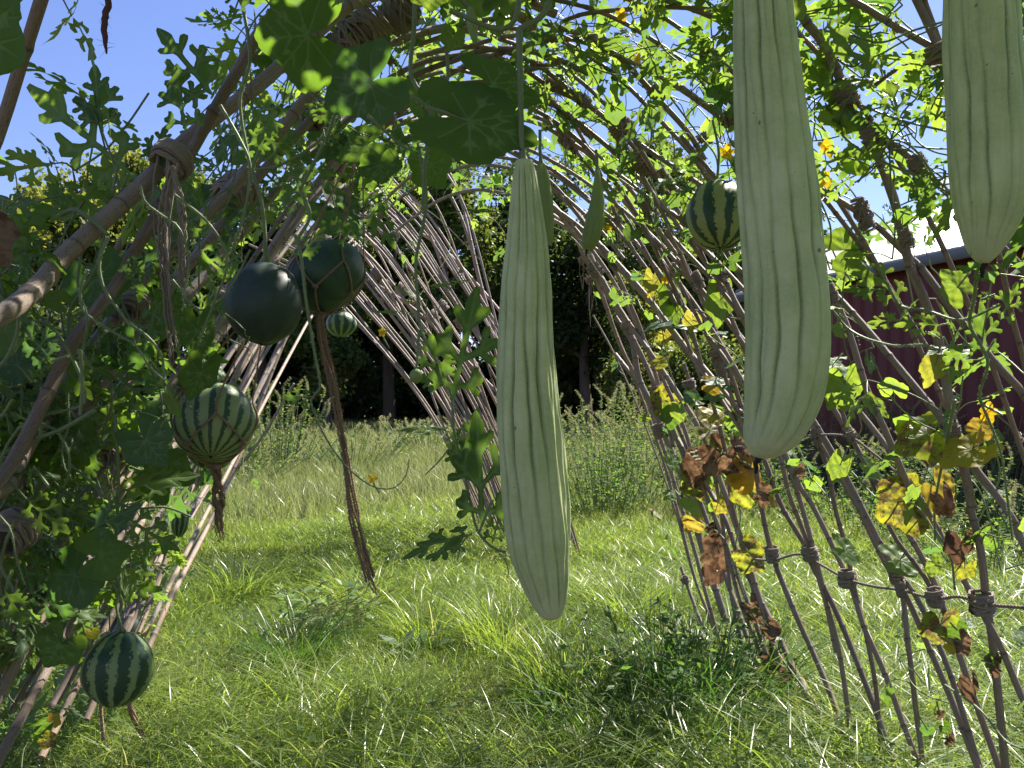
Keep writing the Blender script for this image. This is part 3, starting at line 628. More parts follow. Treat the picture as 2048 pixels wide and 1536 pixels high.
RP += [([(1040,160),(1120,215),(1210,290),(1300,380),(1370,470)],9,(1,.8)), ([(1050,60),(1130,85),(1230,150),(1320,240),(1400,330)],10,(.8,.8)), ([(1190,20),(1290,70),(1400,150),(1500,240),(1600,340)],11,(.8,.8)),
 ([(1260,0),(1350,50),(1450,130),(1540,220)],10,(.6,1)), ([(1060,200),(1150,300),(1220,390),(1290,500)],8,(.8,.6)), ([(1500,0),(1600,70),(1680,160),(1770,280),(1840,400)],12,(.8,.8)), ([(1030,290),(1100,320),(1180,370),(1270,440),(1350,520)],9,(.8,.6)),
 ([(900,60),(990,75),(1080,110),(1170,170)],10,(.6,.8)), ([(860,180),(930,165),(1010,165),(1090,200)],9,(.5,.5)), ([(880,350),(950,330),(1030,340),(1110,380)],8,(.6,.6)), ([(820,440),(880,400),(950,380),(1020,390)],7,(.5,.5)), ([(1180,400),(1250,480),(1330,590),(1400,700)],9,(.6,.1))]
for p, w_, e in RP: pole(p, w_*.88, e)
LPO = [([(578,0),(523,58),(478,137),(437,205),(403,267),(366,331),(342,369),(308,441),(270,500),(239,560),(150,678),(85,808),(0,961)],27,(1.2,1.2),-.22),
 ([(700,10),(640,60),(581,113),(513,174),(451,219),(362,290),(301,355),(191,455),(116,525),(85,565),(0,633)],34,(1.2,1.),-.12),
 ([(800,20),(690,110),(560,260),(460,380),(400,440),(321,520),(239,626),(154,739),(120,790),(51,893),(0,978)],32,(1,1),-.03),
 ([(740,110),(640,220),(520,350),(420,480),(325,592),(212,756),(150,842),(68,927),(20,1013),(-30,1100)],26,(1,.8),0),
 ([(660,260),(520,420),(420,540),(342,630),(260,756),(171,876),(103,944),(51,1025),(0,1110)],25,(1,1),.05),
 ([(700,300),(600,430),(500,560),(410,680),(330,790),(260,900),(180,1040),(110,1180)],18,(1,.9),.05),
 ([(620,480),(540,600),(450,720),(380,840),(300,960),(230,1090),(170,1200)],15,(1,.8),.03),
 ([(560,600),(490,720),(430,830),(370,940),(300,1070),(240,1200)],13,(1,.6),.03),
 ([(480,740),(420,870),(360,1000),(300,1130),(262,1230)],11,(1,.4),0), ([(500,760),(440,880),(385,990),(340,1100),(300,1200)],9,(1,.3),0),
 ([(520,700),(456,850),(400,960),(352,1060),(312,1180)],8,(.6,.2),0),
 ([(977,99),(902,123),(830,150),(740,205),(640,290),(540,390)],15,(.7,0),0), ([(985,112),(915,140),(840,190),(720,300),(620,400)],14,(.6,0),.02),
 ([(960,180),(880,230),(800,290),(700,380),(620,470)],11,(.6,0),.02), ([(940,260),(860,320),(780,390),(700,470)],9,(.6,0),0),
 ([(30,165),(15,215),(-5,275),(-40,360)],24,(1,.5),-.2), ([(60,900),(20,1000),(-30,1120)],20,(.6,.6),0.1)]
for k in range(16):                                    # the mass of thinner canes behind the stout ones
    u = k/15; a = (640-u*60+U(-30, 30), 330+u*330+U(-30, 30)); c = (60+u*260+U(-20, 20), 1130+u*90+U(-20, 20)); md = ((a[0]+c[0])/2+U(-5, 20), (a[1]+c[1])/2+U(-20, 10))
    LPO.append(([a, md, c], U(9, 16)-u*4, (1, .4), U(0, .12)))
for p, w_, e, of in LPO: pole(p, w_*.86, e, of)
pole([(588,767),(520,880),(450,970),(427,1028),(370,1120),(307,1223)], 5, dd=5.6, node=.5)
for k in range(40):                                   # the far fan
    u = (k+U(-.3, .3))/39
    a = (905-u*205+U(-6, 6), 500+u*130+U(-14, 14)); c = (1165-u*195, 1115-u*45+U(-10, 10))
    bow = 18+14*U(0, 1); mid = ((a[0]+c[0])/2+bow, (a[1]+c[1])/2-bow)
    if k % 6 == 5: a = (a[0]+70, a[1]-30)
    db = 1.5*FPX/(c[1]-800)+U(-.15, .15); dt_ = db+.5+U(-.3, .3)
    pole([a, mid, c], U(3.6, 5.6), (U(.9, 1.7), .3), far_=True, node=.3, dd=(dt_, db))
for a in ([(926,537),(998,620),(1060,700)], [(943,500),(991,705),(1010,800)], [(930,430),(960,560),(1000,700)], [(720,500),(800,620),(905,830)], [(700,540),(830,620),(990,780)]):
    pole(a, 6, (.8, .3), far_=True, node=.3, dd=(9.2, 8.6))
# lashings
def lash(px, py, w_, L, ang=None, tails=3, tl=.12, parent=None, big=False, dof=.03):
    d = hit(px, py); c = at(px, py, d-dof); t, y = inv(c)
    if ang is None: ax = unit(surf(t+.01, y)-surf(t-.01, y)+np.array([0, .02, 0]))
    else:
        q = at(px+math.cos(ang)*20, py+math.sin(ang)*20, 1); q = hit(px+math.cos(ang)*20, py+math.sin(ang)*20); ax = unit(at(px+math.cos(ang)*20, py+math.sin(ang)*20, q)-at(px, py, hit(px, py)))
    R = w_/2*d/FPX; Lm = L*d/FPX; n1 = unit(np.cross(ax, [0, 1, .1])); n2 = np.cross(ax, n1); mb = MB(); r = min(.0045, max(.0022, R*.13))
    turns = max(5, Lm/(r*1.7)); n = int(turns*12); s = np.linspace(0, 1, n); a = s*turns*2*math.pi
    R1 = R*(1+.12*np.sin(s*9+U(0, 6)))*(1+.25*(U(0, 1, n)-.5)*.4)
    P = c+ax*((s-.5)*Lm+.006*np.sin(a*.5+U(0, 6)))[:, None]+n1*(np.cos(a)*R1)[:, None]+n2*(np.sin(a)*R1)[:, None]
    tube(mb, P, r, 5, rnd=U(0, .5), cap=False)
    P2 = c+(P-c)*1.07+ax*((s-.5)*.3*Lm*np.sin(s*5))[:, None]; P2 = P2[::2]; tube(mb, P2, r, 5, rnd=U(0, .9), cap=False)
    hairs(mb, P, r, 90 if d > 2.2 else 220, .014 if big else .008, .0005, .4)
    for k in range(4 if not big else 16):               # crossing wraps
        b = U(0, 6.28); sp = np.linspace(0, 2*math.pi, 22); tl_ = U(-.8, .8)
        P = c+ax*(np.sin(sp+b)*Lm*.5*tl_)[:, None]+n1*(np.cos(sp)*R*U(1.05, 1.3))[:, None]+n2*(np.sin(sp)*R*1.18)[:, None]; P = P+rng.normal(size=P.shape)*.0008; tube(mb, P, r*U(.8, 1.2), 5, rnd=U(0, .7), cap=False)
    for k in range(tails):
        b = c+n1*U(-R, R)+ax*U(-.4, .4)*Lm+np.array([0, -R, 0]); ll = tl*U(.5, 1.3)
        P = spline([b, b+[U(-.01, .01), U(-.02, 0), -ll*.5], b+[U(-.02, .02), U(-.02, .02), -ll]], 12)
        P = P+rng.normal(size=P.shape)*.0012
        tube(mb, P, np.linspace(r*.8, r*.3, 12), 4, rnd=U(0, .8)); hairs(mb, P, r, 250, .008, .0004, .6)
    mb.build('rope_lashing', TWINE, parent or near)
LS = [(1076,130,16,26),(1165,200,22,34),(1240,235,26,40),(1235,262,24,30),(1215,88,16,20),(1315,190,22,26),(1280,330,22,50),(1335,362,20,36),(1300,420,20,30),(1415,108,26,30),
 (1456,240,24,30),(1878,112,34,44),(1692,190,32,40),(1840,340,28,52),(1727,430,24,44),(1812,478,30,40),(1192,540,24,34),(1255,655,20,20),(1318,782,24,26),(1378,768,20,24),(1470,240,20,20),
 (1437,728,20,38),(1396,560,16,26),(1632,872,20,24),(1702,872,18,20),(1905,862,30,26),(1620,1108,24,28),(1482,1113,20,20),(1545,1110,24,26),(1695,1158,28,22),(1790,1150,24,28),
 (1870,1195,32,24),(1965,1207,36,24),(1365,1048,16,18),(1802,1178,20,20),(1380,455,22,40),(1440,545,20,30),(1175,262,20,30),(1134,282,20,26),
 (1093,200,18,30),(1227,525,18,30),(1352,595,20,26),(1660,590,26,36),(1745,275,30,30),(1320,862,22,20),(1370,1160,16,16),(1110,172,18,24),(1405,275,22,22),(1520,560,22,30)]
for a, b, c, d in LS: lash(a, b, c*U(.72, 1.15), d*U(.6, 1.5), tails=random.choice([0, 1, 2, 2, 3]), tl=.10)
ANG = math.radians(-45)
for a, b, c, d, tl in ((345,320,64,34,.26),(705,85,64,150,.1),(472,385,60,60,.2),(28,1062,70,60,.3),(640,235,50,50,.15),(265,610,46,40,.12),(800,25,60,60,.15),(450,600,40,60,.15),(385,760,34,50,.12),(230,900,44,40,.16)):
    lash(a, b, c*(1-(a < 360)*.1), d, ANG, 5, tl, big=True, dof=.17 if a == 345 else (.10 if a in (705, 28) else .05))
for k in range(9): lash(720+k*28+U(-8, 8), 500+k*24+U(-50, 50), 20, 22, tails=3, tl=.3, parent=far)
for k in range(14):                                    # dangling grey cords from the ridge
    px, py = [(505,110),(780,120),(760,180),(860,220),(700,330),(880,330),(760,430),(790,470),(1130,270),(1150,300),(1180,430),(1165,520),(1180,560),(1235,440)][k]
    lash(px, py, 14, 12, tails=3, tl=.22)
# ropes strung along the wall
def cord(name, pts, r, mat, label, cat, tied=True):
    P = []; 
    for q in pts: P.append(at(q[0], q[1], q[2] if len(q) > 2 else hit(q[0], q[1])-.03))
    o = thing(name, label, cat, tuple(P[0])); mb = MB(); Q = spline(P, 40); twist(mb, Q, r, 3, r*7); hairs(mb, Q, r, 260, .008, .0004, .5)
    mb.build('strand', mat, o); return o
cord('rope', [(1482,1115),(1545,1120),(1600,1108),(1640,1128),(1695,1158),(1745,1172),(1802,1180),(1870,1197),(1920,1193),(1965,1207),(2048,1215)], .006, TWINE, 'grey twisted rope tying the lower cane wall together', 'rope')
cord('rope', [(1560,880),(1632,870),(1700,874),(1745,905),(1800,950)], .0045, TWINE, 'thin rope strung level with the blunt cucumber tip', 'rope')
cord('rope', [(1390,620),(1430,630),(1520,640),(1600,610)], .0045, TWINE, 'thin knotted twine among yellow leaves behind the stout cucumber', 'rope')
cord('rope', [(1750,170),(1800,135),(1850,125),(1900,90)], .006, TWINE, 'rope running up to the high lashed joint against the sky', 'rope')
cord('rope', [(820,400),(880,440),(960,520)], .004, TWINE, 'slack twine crossing before the far canes', 'rope')
# the near hanging twine pair
t = thing('hanging_twine', 'pair of long frayed twine ends hanging from the lashed bamboo joint', 'twine', tuple(at(345, 340, 1.6))); mb = MB()
dd = hit(345, 330)-.28
for x0, x1, y1 in ((322,345,730),(366,378,640),(330,352,700),(360,372,600)):
    Q = spline([at(345, 335, dd), at(x0, 420, dd), at((x0+x1)/2-6, 560, dd), at(x1, y1, dd)], 60)
    for k in range(3): tube(mb, Q+rng.normal(size=Q.shape)*.0012+U(-.003, .003, 3), np.linspace(.0034, .0016, 60), 5, rnd=U(0, .7))
    hairs(mb, Q, .003, 500, .012, .0004, .6)
mb.build('frayed_end', TWINE, t)
t = thing('dried_tendril', 'dark dried stem end dangling against the sky at the top', 'dried stem', tuple(at(213, 0, 1.1))); mb = MB()
Q = spline([at(222, -90, 1.1), at(217, 0, 1.1), at(209, 50, 1.1), at(213, 108, 1.1)], 30); tube(mb, Q+rng.normal(size=Q.shape)*.0005, np.interp(np.arange(30), [0, 18, 24, 29], [.004, .0045, .004, .0012]), 7)
hairs(mb, Q, .003, 260, .018, .0003); m = NT('dried_stem'); mb.build('husk', m.done(m.pbr((.10, .05, .05), .8, .2)), t)

# ------------------------------------------------------------------ leaf shapes
def contour(f, x0, x1, y0, y1, n=64):
    xs = np.linspace(x0, x1, n); ys = np.linspace(y0, y1, n); X, Y = np.meshgrid(xs, ys, indexing='ij'); F = f(X, Y); ed = {}; pt = {}
    def edge(a, b):
        k = (min(a, b), max(a, b))
        if k not in pt:
            t = F[a]/(F[a]-F[b]); pt[k] = (xs[a[0]]+(xs[b[0]]-xs[a[0]])*t, ys[a[1]]+(ys[b[1]]-ys[a[1]])*t)
        return k
    for i in range(n-1):
        for j in range(n-1):
            c = [(i, j), (i+1, j), (i+1, j+1), (i, j+1)]; s = [F[q] > 0 for q in c]; cr = [edge(c[k], c[(k+1) % 4]) for k in range(4) if s[k] != s[(k+1) % 4]]
            if len(cr) == 2: prs = [(cr[0], cr[1])]
            elif len(cr) == 4: prs = [(cr[0], cr[1]), (cr[2], cr[3])]
            else: continue
            for a, b in prs: ed.setdefault(a, []).append(b); ed.setdefault(b, []).append(a)
    best = []; seen = set()
    for s0 in list(ed):
        if s0 in seen: continue
        loop = [s0]; seen.add(s0); cur = s0
        while True:
            nx_ = [q for q in ed[cur] if q not in seen]
            if not nx_: break
            cur = nx_[0]; seen.add(cur); loop.append(cur)
        if len(loop) > len(best): best = loop
    return np.array([pt[k] for k in best])
def resample(P, n):
    Q = np.vstack([P, P[:1]]); L = np.concatenate([[0], np.cumsum(np.linalg.norm(np.diff(Q, axis=0), axis=1))]); s = np.linspace(0, L[-1], n, endpoint=False)
    return np.stack([np.interp(s, L, Q[:, k]) for k in (0, 1)], -1)
def segd(X, Y, a, b):
    ax_, ay = a; bx, by = b; dx, dy = bx-ax_, by-ay; t = np.clip(((X-ax_)*dx+(Y-ay)*dy)/(dx*dx+dy*dy), 0, 1); return np.hypot(X-ax_-dx*t, Y-ay-dy*t), t
def make_leaf(outline, veins, grid):
    pts = [tuple(p) for p in outline]; n = len(pts)
    for a, b in veins:
        for t in np.linspace(0, 1, max(3, int(math.dist(a, b)/(grid*.7)))): pts.append((a[0]+(b[0]-a[0])*t, a[1]+(b[1]-a[1])*t))
    lo, hi = outline.min(0), outline.max(0)
    for gx in np.arange(lo[0], hi[0], grid):
        for gy in np.arange(lo[1], hi[1], grid): pts.append((gx+random.uniform(-.2, .2)*grid, gy+random.uniform(-.2, .2)*grid))
    r = delaunay_2d_cdt([Vector(p) for p in pts], [], [list(range(n))], 1, 1e-4)
    V = np.array([[v.x, v.y] for v in r[0]]); F = np.array([f for f in r[2] if len(f) == 3])
    D = np.min([segd(V[:, 0], V[:, 1], a, b)[0] for a, b in veins], 0); return V, F, D
def melon_leaf(seed, n=120, grid=.045):
    r = random.Random(seed); segs = []; veins = [((0, 0), (0, .97))]
    segs.append(((0, 0), (0, .2), .018, .03)); segs.append(((0, .2), (0, .6), .024, .036)); segs.append(((0, .6), (0, .8), .036, .08)); segs.append(((0, .8), (0, .94), .08, .03))
    for (y, l, a, w0, w1, sub) in ((.10, .24, 68, .014, .044, 1), (.32, .31, 52, .016, .05, 1), (.57, .2, 44, .02, .046, 0)):
        for s in (-1, 1):
            aa = math.radians(a+r.uniform(-9, 9)); ll = l*r.uniform(.85, 1.15); b = (0, y+r.uniform(-.03, .03)); e = (b[0]+s*math.sin(aa)*ll, b[1]+math.cos(aa)*ll)
            segs.append((b, e, w0, w1)); veins.append((b, e))
            if sub:
                for u, da in ((.5, 52), (.6, -48)):
                    q = (b[0]+(e[0]-b[0])*u, b[1]+(e[1]-b[1])*u); ab = aa+math.radians(da); l2 = ll*.5
                    e2 = (q[0]+s*math.sin(ab)*l2, q[1]+math.cos(ab)*l2); segs.append((q, e2, w0*.9, w1*.85)); veins.append((q, e2))
    def f(X, Y):
        F = -np.ones_like(X)*9
        for a, b, w0, w1 in segs:
            d, t = segd(X, Y, a, b); F = np.maximum(F, w0+(w1-w0)*t-d)
        return F+.006*np.sin(X*60+seed)*np.sin(Y*55)
    o = resample(contour(f, -.62, .62, -.1, 1.1, 76), n); return make_leaf(o, veins, grid)
def heart_leaf(seed, n=100, grid=.05, lobes=.05):
    r = random.Random(seed); th = np.linspace(-math.pi, math.pi, n, endpoint=False); ab = np.abs(th)
    R = .56*(1-.86*np.exp(-((math.pi-ab)/.33)**2))*(1+.10*np.exp(-((ab-2.2)/.5)**2))*(1+.16*np.exp(-(ab/.35)**2))+lobes*np.cos(ab*5)+.012*np.sin(th*19+seed)+.008*np.sin(th*37)
    R *= 1+.05*np.sin(th*2+r.uniform(0, 6)); o = np.stack([np.sin(th)*R, np.cos(th)*R], -1)
    veins = [((0, 0), (0, .58))]
    for a, l in ((38, .5), (78, .48), (122, .42)):
        for s in (-1, 1): veins.append(((0, 0), (s*math.sin(math.radians(a))*l, math.cos(math.radians(a))*l)))
    for s in (-1, 1):
        for y in (.2, .36): veins.append(((0, y), (s*.16, y+.14)))
        for a in (38, 78):
            b = (s*math.sin(math.radians(a))*.25, math.cos(math.radians(a))*.25)
            for da in (-32, 30): veins.append((b, (b[0]+s*math.sin(math.radians(a+da))*.17, b[1]+math.cos(math.radians(a+da))*.17)))
    return make_leaf(o, veins, grid)
ML_HI = [melon_leaf(s) for s in range(4)]; ML_LO = [melon_leaf(s, 46, .16) for s in range(10, 18)]
HL_HI = [heart_leaf(s) for s in range(3)]; HL_LO = [heart_leaf(s, 30, .2) for s in range(10, 14)]
def put_leaf(mb, tpl, base, d, n, size, bend=.25, fold=.25, ruff=.02, crump=0., wid=1., rnd=None, twistv=0.):
    V, F, D = tpl; d = unit(d); n = unit(n-np.dot(n, d)*d) if abs(np.dot(unit(n), d)) < .98 else unit(np.cross(d, [1, 0, .2])); s = np.cross(d, n)
    x, y = V[:, 0]*wid, V[:, 1]; ph = U(0, 6.28, 3); r = np.hypot(x, y)
    z = -bend*y*np.abs(y)-fold*np.abs(x)*.6+fold*.5*x*x+ruff*np.sin(x*17+ph[0])*np.sin(y*15+ph[1])*np.clip(r*2, 0, 1)+twistv*x*y+.035*np.clip(.06-D, 0, 1)*-1
    z = z+.02*np.minimum(D, .09)/.09*(1 if crump == 0 else 0)
    if crump:
        z = z+crump*(np.sin(x*6+ph[0])*.5+np.sin(y*8+ph[1]+x*5)*.4+np.sin(x*19+y*13+ph[2])*.2); c = math.cos(crump*4*1); x = x*(1-crump*1.2)+crump*.15*np.sin(y*11)
    P = base+(s*x[:, None]+d*y[:, None]+n*z[:, None])*size
    mb.add(P, F, np.stack([V[:, 0], V[:, 1], 0*z], -1), np.clip(D/.12, 0, 1), U(0, 1) if rnd is None else rnd)

# ------------------------------------------------------------------ vines
DEN = ["0003599876875443", "0124799876775443", "0235898777764443", "2234776644443221", "4444321112333222", "4554210002323223",
       "5553100001443343", "6652000000443332", "7741000000211122", "6520000000111121", "4300000000011121", "4200000000001111"]
VINES = {}
def vine(key, px, py, label, heart=.3, yel=0.):
    o = thing('vine', label, 'vine', tuple(at(px, py, min(hit(px, py), 8)))); VINES[key] = dict(o=o, a=(px, py), stem=MB(), hair=MB(), leaf=MB(), blue=MB(), yel=MB(), spot=MB(), dry=MB(), tend=o, flo=MB(), heart=heart, y=yel)
vine('a', 330, 250, 'melon vine with deeply cut leaves reaching up against the sky', .08)
vine('b', 150, 640, 'shaded melon vine hanging over the stout slanting poles', .12)
vine('c', 160, 1050, 'shaded vine around the low rope knot and small striped melon', .15)
vine('d', 560, 380, 'hairy-stemmed vine carrying the two black-green melons', .15)
vine('e', 740, 130, 'thick vine tangle over the long rope lashing at the ridge', .35)
vine('f', 960, 230, 'vine with big round leaves above the longest cucumber', .6)
vine('g', 880, 800, 'long melon runner dangling beside the longest cucumber', 0)
vine('h', 1250, 110, 'sunlit vine over the roof canes with small yellow flowers', .45)
vine('i', 1330, 420, 'vine climbing the cane roof around the single striped melon', .5)
vine('j', 1750, 220, 'bright backlit melon vine against the sky between the two broad cucumbers', .15)
vine('k', 1850, 620, 'bright melon vine crossing in front of the red barn wall', .15)
vine('l', 1380, 780, 'cucumber vine with green and yellow leaves on the cane bundle', .95, .08)
vine('m', 1480, 1000, 'withering vine with brown and orange leaves under the stout cucumber tip', 1, .3)
vine('n', 1850, 1000, 'cucumber vine with large mottled yellow leaves on the cane wall', 1, .08)
vine('p', 1910, 1330, 'nearly bare vine with dead curled leaves low on the cane wall', 1, .3)
vine('q', 640, 820, 'thin hairy runner looping down with a yellow flower at its end', 0)
vine('r', 900, 520, 'small vine bits on the thin far canes', .2)
def near_vine(px, py): return min((k for k in VINES if k not in 'gq'), key=lambda k: math.hypot(px-VINES[k]['a'][0], py-VINES[k]['a'][1]))
def den(px, py):
    if px < 0 or px >= 2048 or py < 0 or py >= 1536: return None
    return int(DEN[int(py//128)][int(px//128)])/9
def tendril(mb, p, ln=.1, d=None):
    d = unit(U(-1, 1, 3)) if d is None else d; s = np.linspace(0, 1, 44); c = unit(np.cross(d, U(-1, 1, 3))); e = np.cross(d, c)
    a = np.clip(s-.35, 0, 1)*46; r = .004*np.clip((s-.3)*6, 0, 1)*(1.4-s)
    P = p+d*(ln*s*(1-.3*s))[:, None]+c*(np.cos(a)*r+.02*np.sin(s*3))[:, None]+e*(np.sin(a)*r)[:, None]-np.array([0, 0, 1.])*(s**2*ln*.4)[:, None]
    one = MB(); tube(one, P, np.linspace(.0011, .0006, 44), 4, cap=False, rnd=.5); one.build('tendril', TEND, mb)
def place_leaf(v, node, size, heart, hi=False, face=None, pet=None, yel=None):
    """petiole from the stem node, then the blade"""
    out = face if face is not None else unit(U(-1, 1, 3))
    pl = pet or size*U(.35, .8); base = node+unit(out+np.array([0, 0, .35]))*pl
    d = unit(out*.8+U(-.5, .5, 3)+np.array([0, 0, -.15])); nrm = unit(np.array([SD.x, SD.y, SD.z])*.55+U(-.7, .7, 3)+np.array([0, 0, .5]))
    tpl = random.choice((HL_HI if hi else HL_LO) if heart else (ML_HI if hi else ML_LO))
    q = yel if yel is not None else (U(0, 1) < v['y'])
    m_ = v['leaf']
    if q: m_ = v['yel'] if U(0, 1) < .5 else (v['spot'] if U(0, 1) < .6 else v['dry'])
    elif U(0, 1) < .12: m_ = v['blue']
    cr = .12 if m_ is v['dry'] else 0
    put_leaf(m_, tpl, base, d, nrm, size*(.85 if heart else 1.), U(.05, .5), U(.05, .5), .025, cr, rnd=U(0, 1), twistv=U(-.3, .3))
    P = spline([node, (node+base)/2+np.array([0, 0, .1*pl])+U(-.1, .1, 3)*pl, base], 6); tube(v['stem'], P, np.linspace(.0022, .0014, 6)*(size/.12)**.3, 5, cap=False)
    return P
def walk(t, y, L, heart=None, hid=False, key=None):
    ang = U(0, 6.28); pts = []; n = int(L/.07); off = U(.02, .2) if t < .5 else U(-.06, .1)
    for k in range(n):
        p = surf(t, y, off+.04*math.sin(k*.7)); pts.append(p); ang += U(-.5, .5); t += math.cos(ang)*.0105; y += math.sin(ang)*.07
        if not .03 < t < .97: break
    if len(pts) < 4: return
    pr = proj(pts[len(pts)//2]); k = key or (near_vine(pr[0], pr[1]) if pr else 'b'); v = VINES[k]
    # keep only the runs in leafy places
    Q = spline(pts, len(pts)*3); run = []
    def dens(p):
        q = proj(p)
        if q is None: return .9
        d = den(q[0], q[1])
        return .85 if d is None else d
    keep = [dens(p) for p in pts]
    if max(keep) < .05: return
    seg = []
    for i, p in enumerate(pts):
        if keep[i] > .12: seg.append(p)
        else:
            if len(seg) > 3: tube(v['stem'], spline(seg, len(seg)*3), .0024, 5)
            seg = []
    if len(seg) > 3: tube(v['stem'], spline(seg, len(seg)*3), .0024, 5)
    for i, p in enumerate(pts):
        if keep[i] <= .12 or U(0, 1) > .25+.75*keep[i]: continue
        q = proj(p); dist = q[2] if q else 2
        if np.linalg.norm(p-CAM) < .9 and q and den(q[0], q[1]) is not None: continue
        vis = q and -200 < q[0] < 2250 and -160 < q[1] < 1700; lf = q and q[0] < 1000; h = U(0, 1) < v['heart']; place_leaf(v, p, (U(.06, .115) if lf else U(.055, .12)) *(.8 if h else 1.3)*(1 if vis else 1.5), h, hi=bool(dist < 2.4 and q and den(q[0], q[1]) is not None))
        if U(0, 1) < .12 and q and q[2] < 4 and q[1] > 0: tendril(v['tend'], p, U(.05, .13))
# in view: starting places drawn from the density map
cells = [(r, c, int(DEN[r][c])) for r in range(12) for c in range(16) if DEN[r][c] != '0']
W = np.array([q[2]**1.5 for q in cells]); W = W/W.sum()
for k in range(350):
    r, c, _ = cells[rng.choice(len(cells), p=W)]; px, py = c*128+U(0, 128), r*128+U(0, 128); d = hit(px, py, 99)
    if d > 11 or (at(px, py, d)[2] < .15): continue
    t, y = inv(at(px, py, d)); walk(t, y, U(.3, .9))
# overhead and beside the camera, out of the frame: the canopy that shades what hangs inside
for k in range(115):                                   # shade over the left wall
    t, y = U(.34, .62), U(1.4, 3.3); q = proj(surf(t, y))
    if not (q and (q[1] > -10 or (q[0] < 600 and q[1] > -260))): walk(t, y, U(.4, .8), key='e')
k = 0
while k < 340:
    t, y = U(.1, .97), U(-1.6, 3.2); q = proj(surf(t, y))
    if q is not None and -10 < q[0] < 2058 and q[1] > (-110 if q[0] < 1450 else -20): continue
    if t < .35 and U(0, 1) < .6: continue
    if q is not None and q[0] < 600 and q[1] > -260: continue
    k += 1; walk(t, y, U(.5, 1.0), key='e' if t < .5 else 'j')

def P3(pts, dflt=None): return [at(q[0], q[1], q[2] if len(q) > 2 else (dflt if dflt else hit(q[0], q[1])-.1)) for q in pts]
def runner(key, pts, r=.003, hair=True, dflt=None, ln=.0045):
    v = VINES[key]; P = P3(pts, dflt); Q = spline(P, max(12, int(plen(P)/.015))); tube(v['stem'], Q, np.linspace(r, r*(.25 if key == 'q' else .75), len(Q)), 8)
    if hair: hairs(v['hair'], Q, r, 900, ln, .00022, .5)
    return Q
def hero(key, b, t, kind, dep, n=None, bend=.2, fold=.2, mat='leaf', wid=1., pet=None, rnd=None, crump=0., dz=0., tw=0., size=None, vi=0):
    """a single leaf: base pixel, tip pixel, depth; n = facing (camera space x, towards camera, up)"""
    v = VINES[key]; B = at(b[0], b[1], dep); Tp = at(t[0], t[1], dep+dz); ln = np.linalg.norm(Tp-B); sc = ln/(.97 if kind == 'm' else 1.08)
    nn = np.array([0, -1, .25]) if n is None else np.array([n[0], -n[1], n[2]], float)
    tpl = (ML_HI if kind == 'm' else HL_HI)[vi % (4 if kind == 'm' else 3)]
    one = MB(); put_leaf(one, tpl, B, Tp-B, nn, size or sc, bend, fold, .02, crump, wid, rnd, tw)
    o = one.build('leaf', dict(leaf=LEAF, blue=LEAFB, yel=YELL, spot=SPOT, dry=DRY)[mat], v['o'])
    if mat in ('yel', 'spot', 'dry'): o['label'] = dict(yel='yellow leaf', spot='green leaf mottled with brown patches', dry='brown shrivelled leaf')[mat]
    if pet:
        Pp = P3(pet, dep)+[B]; Q = spline(Pp, 14); tube(v['stem'], Q, np.linspace(.0032, .002, 14), 6, cap=False); hairs(v['hair'], Q, .0025, 700, .003, .0002)
# --- the dangling runner beside the longest cucumber
runner('g', [(838,300),(852,380),(848,440),(832,520),(836,600),(842,660),(872,720),(902,790),(908,860),(925,930),(938,990),(955,1060),(985,1095),(1012,1105)], .0032, dflt=1.45, ln=.0055)
runner('g', [(838,660),(836,700),(833,735)], .003, dflt=1.45)
hero('g', (905,800), (953,568), 'm', 1.44, bend=.1, fold=.12, pet=[(902,790)], vi=0, rnd=.25, wid=.85)
hero('g', (912,945), (955,815), 'm', 1.46, bend=.1, fold=.1, vi=1, rnd=.1, wid=.8); hero('g', (905,865), (790,838), 'm', 1.42, n=(.2,.25,.9), bend=.25, vi=2, rnd=.8)
hero('g', (965,1050), (952,820), 'm', 1.43, bend=.05, fold=.1, vi=3, rnd=.05, wid=.85, pet=[(985,1000),(958,1065)]); hero('g', (945,1070), (795,1082), 'm', 1.42, n=(.1,.45,.8), bend=.35, fold=.3, vi=1, rnd=.1)
hero('g', (880,770), (860,665), 'm', 1.48, bend=.1, vi=2, rnd=.2, wid=1.2); hero('g', (985,1085), (1005,1010), 'm', 1.44, bend=.4, vi=0, rnd=.1)
hero('g', (840,630), (735,605), 'm', 1.46, n=(.1,.2,.95), vi=3, rnd=.9); hero('g', (838,600), (790,560), 'm', 1.5, n=(.3,.3,.9), vi=1, rnd=.9)
hero('g', (855,575), (945,545), 'm', 1.5, n=(-.2,.3,.9), vi=2, rnd=.9); runner('g', [(945,1065),(925,1085),(915,1120)], .0015, dflt=1.43); runner('g', [(910,880),(880,920),(850,950)], .0015, dflt=1.43)
runner('g', [(985,1095),(1010,1120),(1018,1150)], .0012, dflt=1.43)
# --- the looping runner
runner('q', [(590,470),(600,500),(612,600),(628,700),(640,780),(622,795),(630,830),(660,890),(700,940),(750,975),(790,975),(812,950),(818,918)], .0034, dflt=1.5, ln=.005)
hero('q', (645,840), (605,800), 'm', 1.5, n=(.2,.3,.9), rnd=.8); hero('q', (620,795), (560,790), 'm', 1.52, rnd=.1, vi=3)
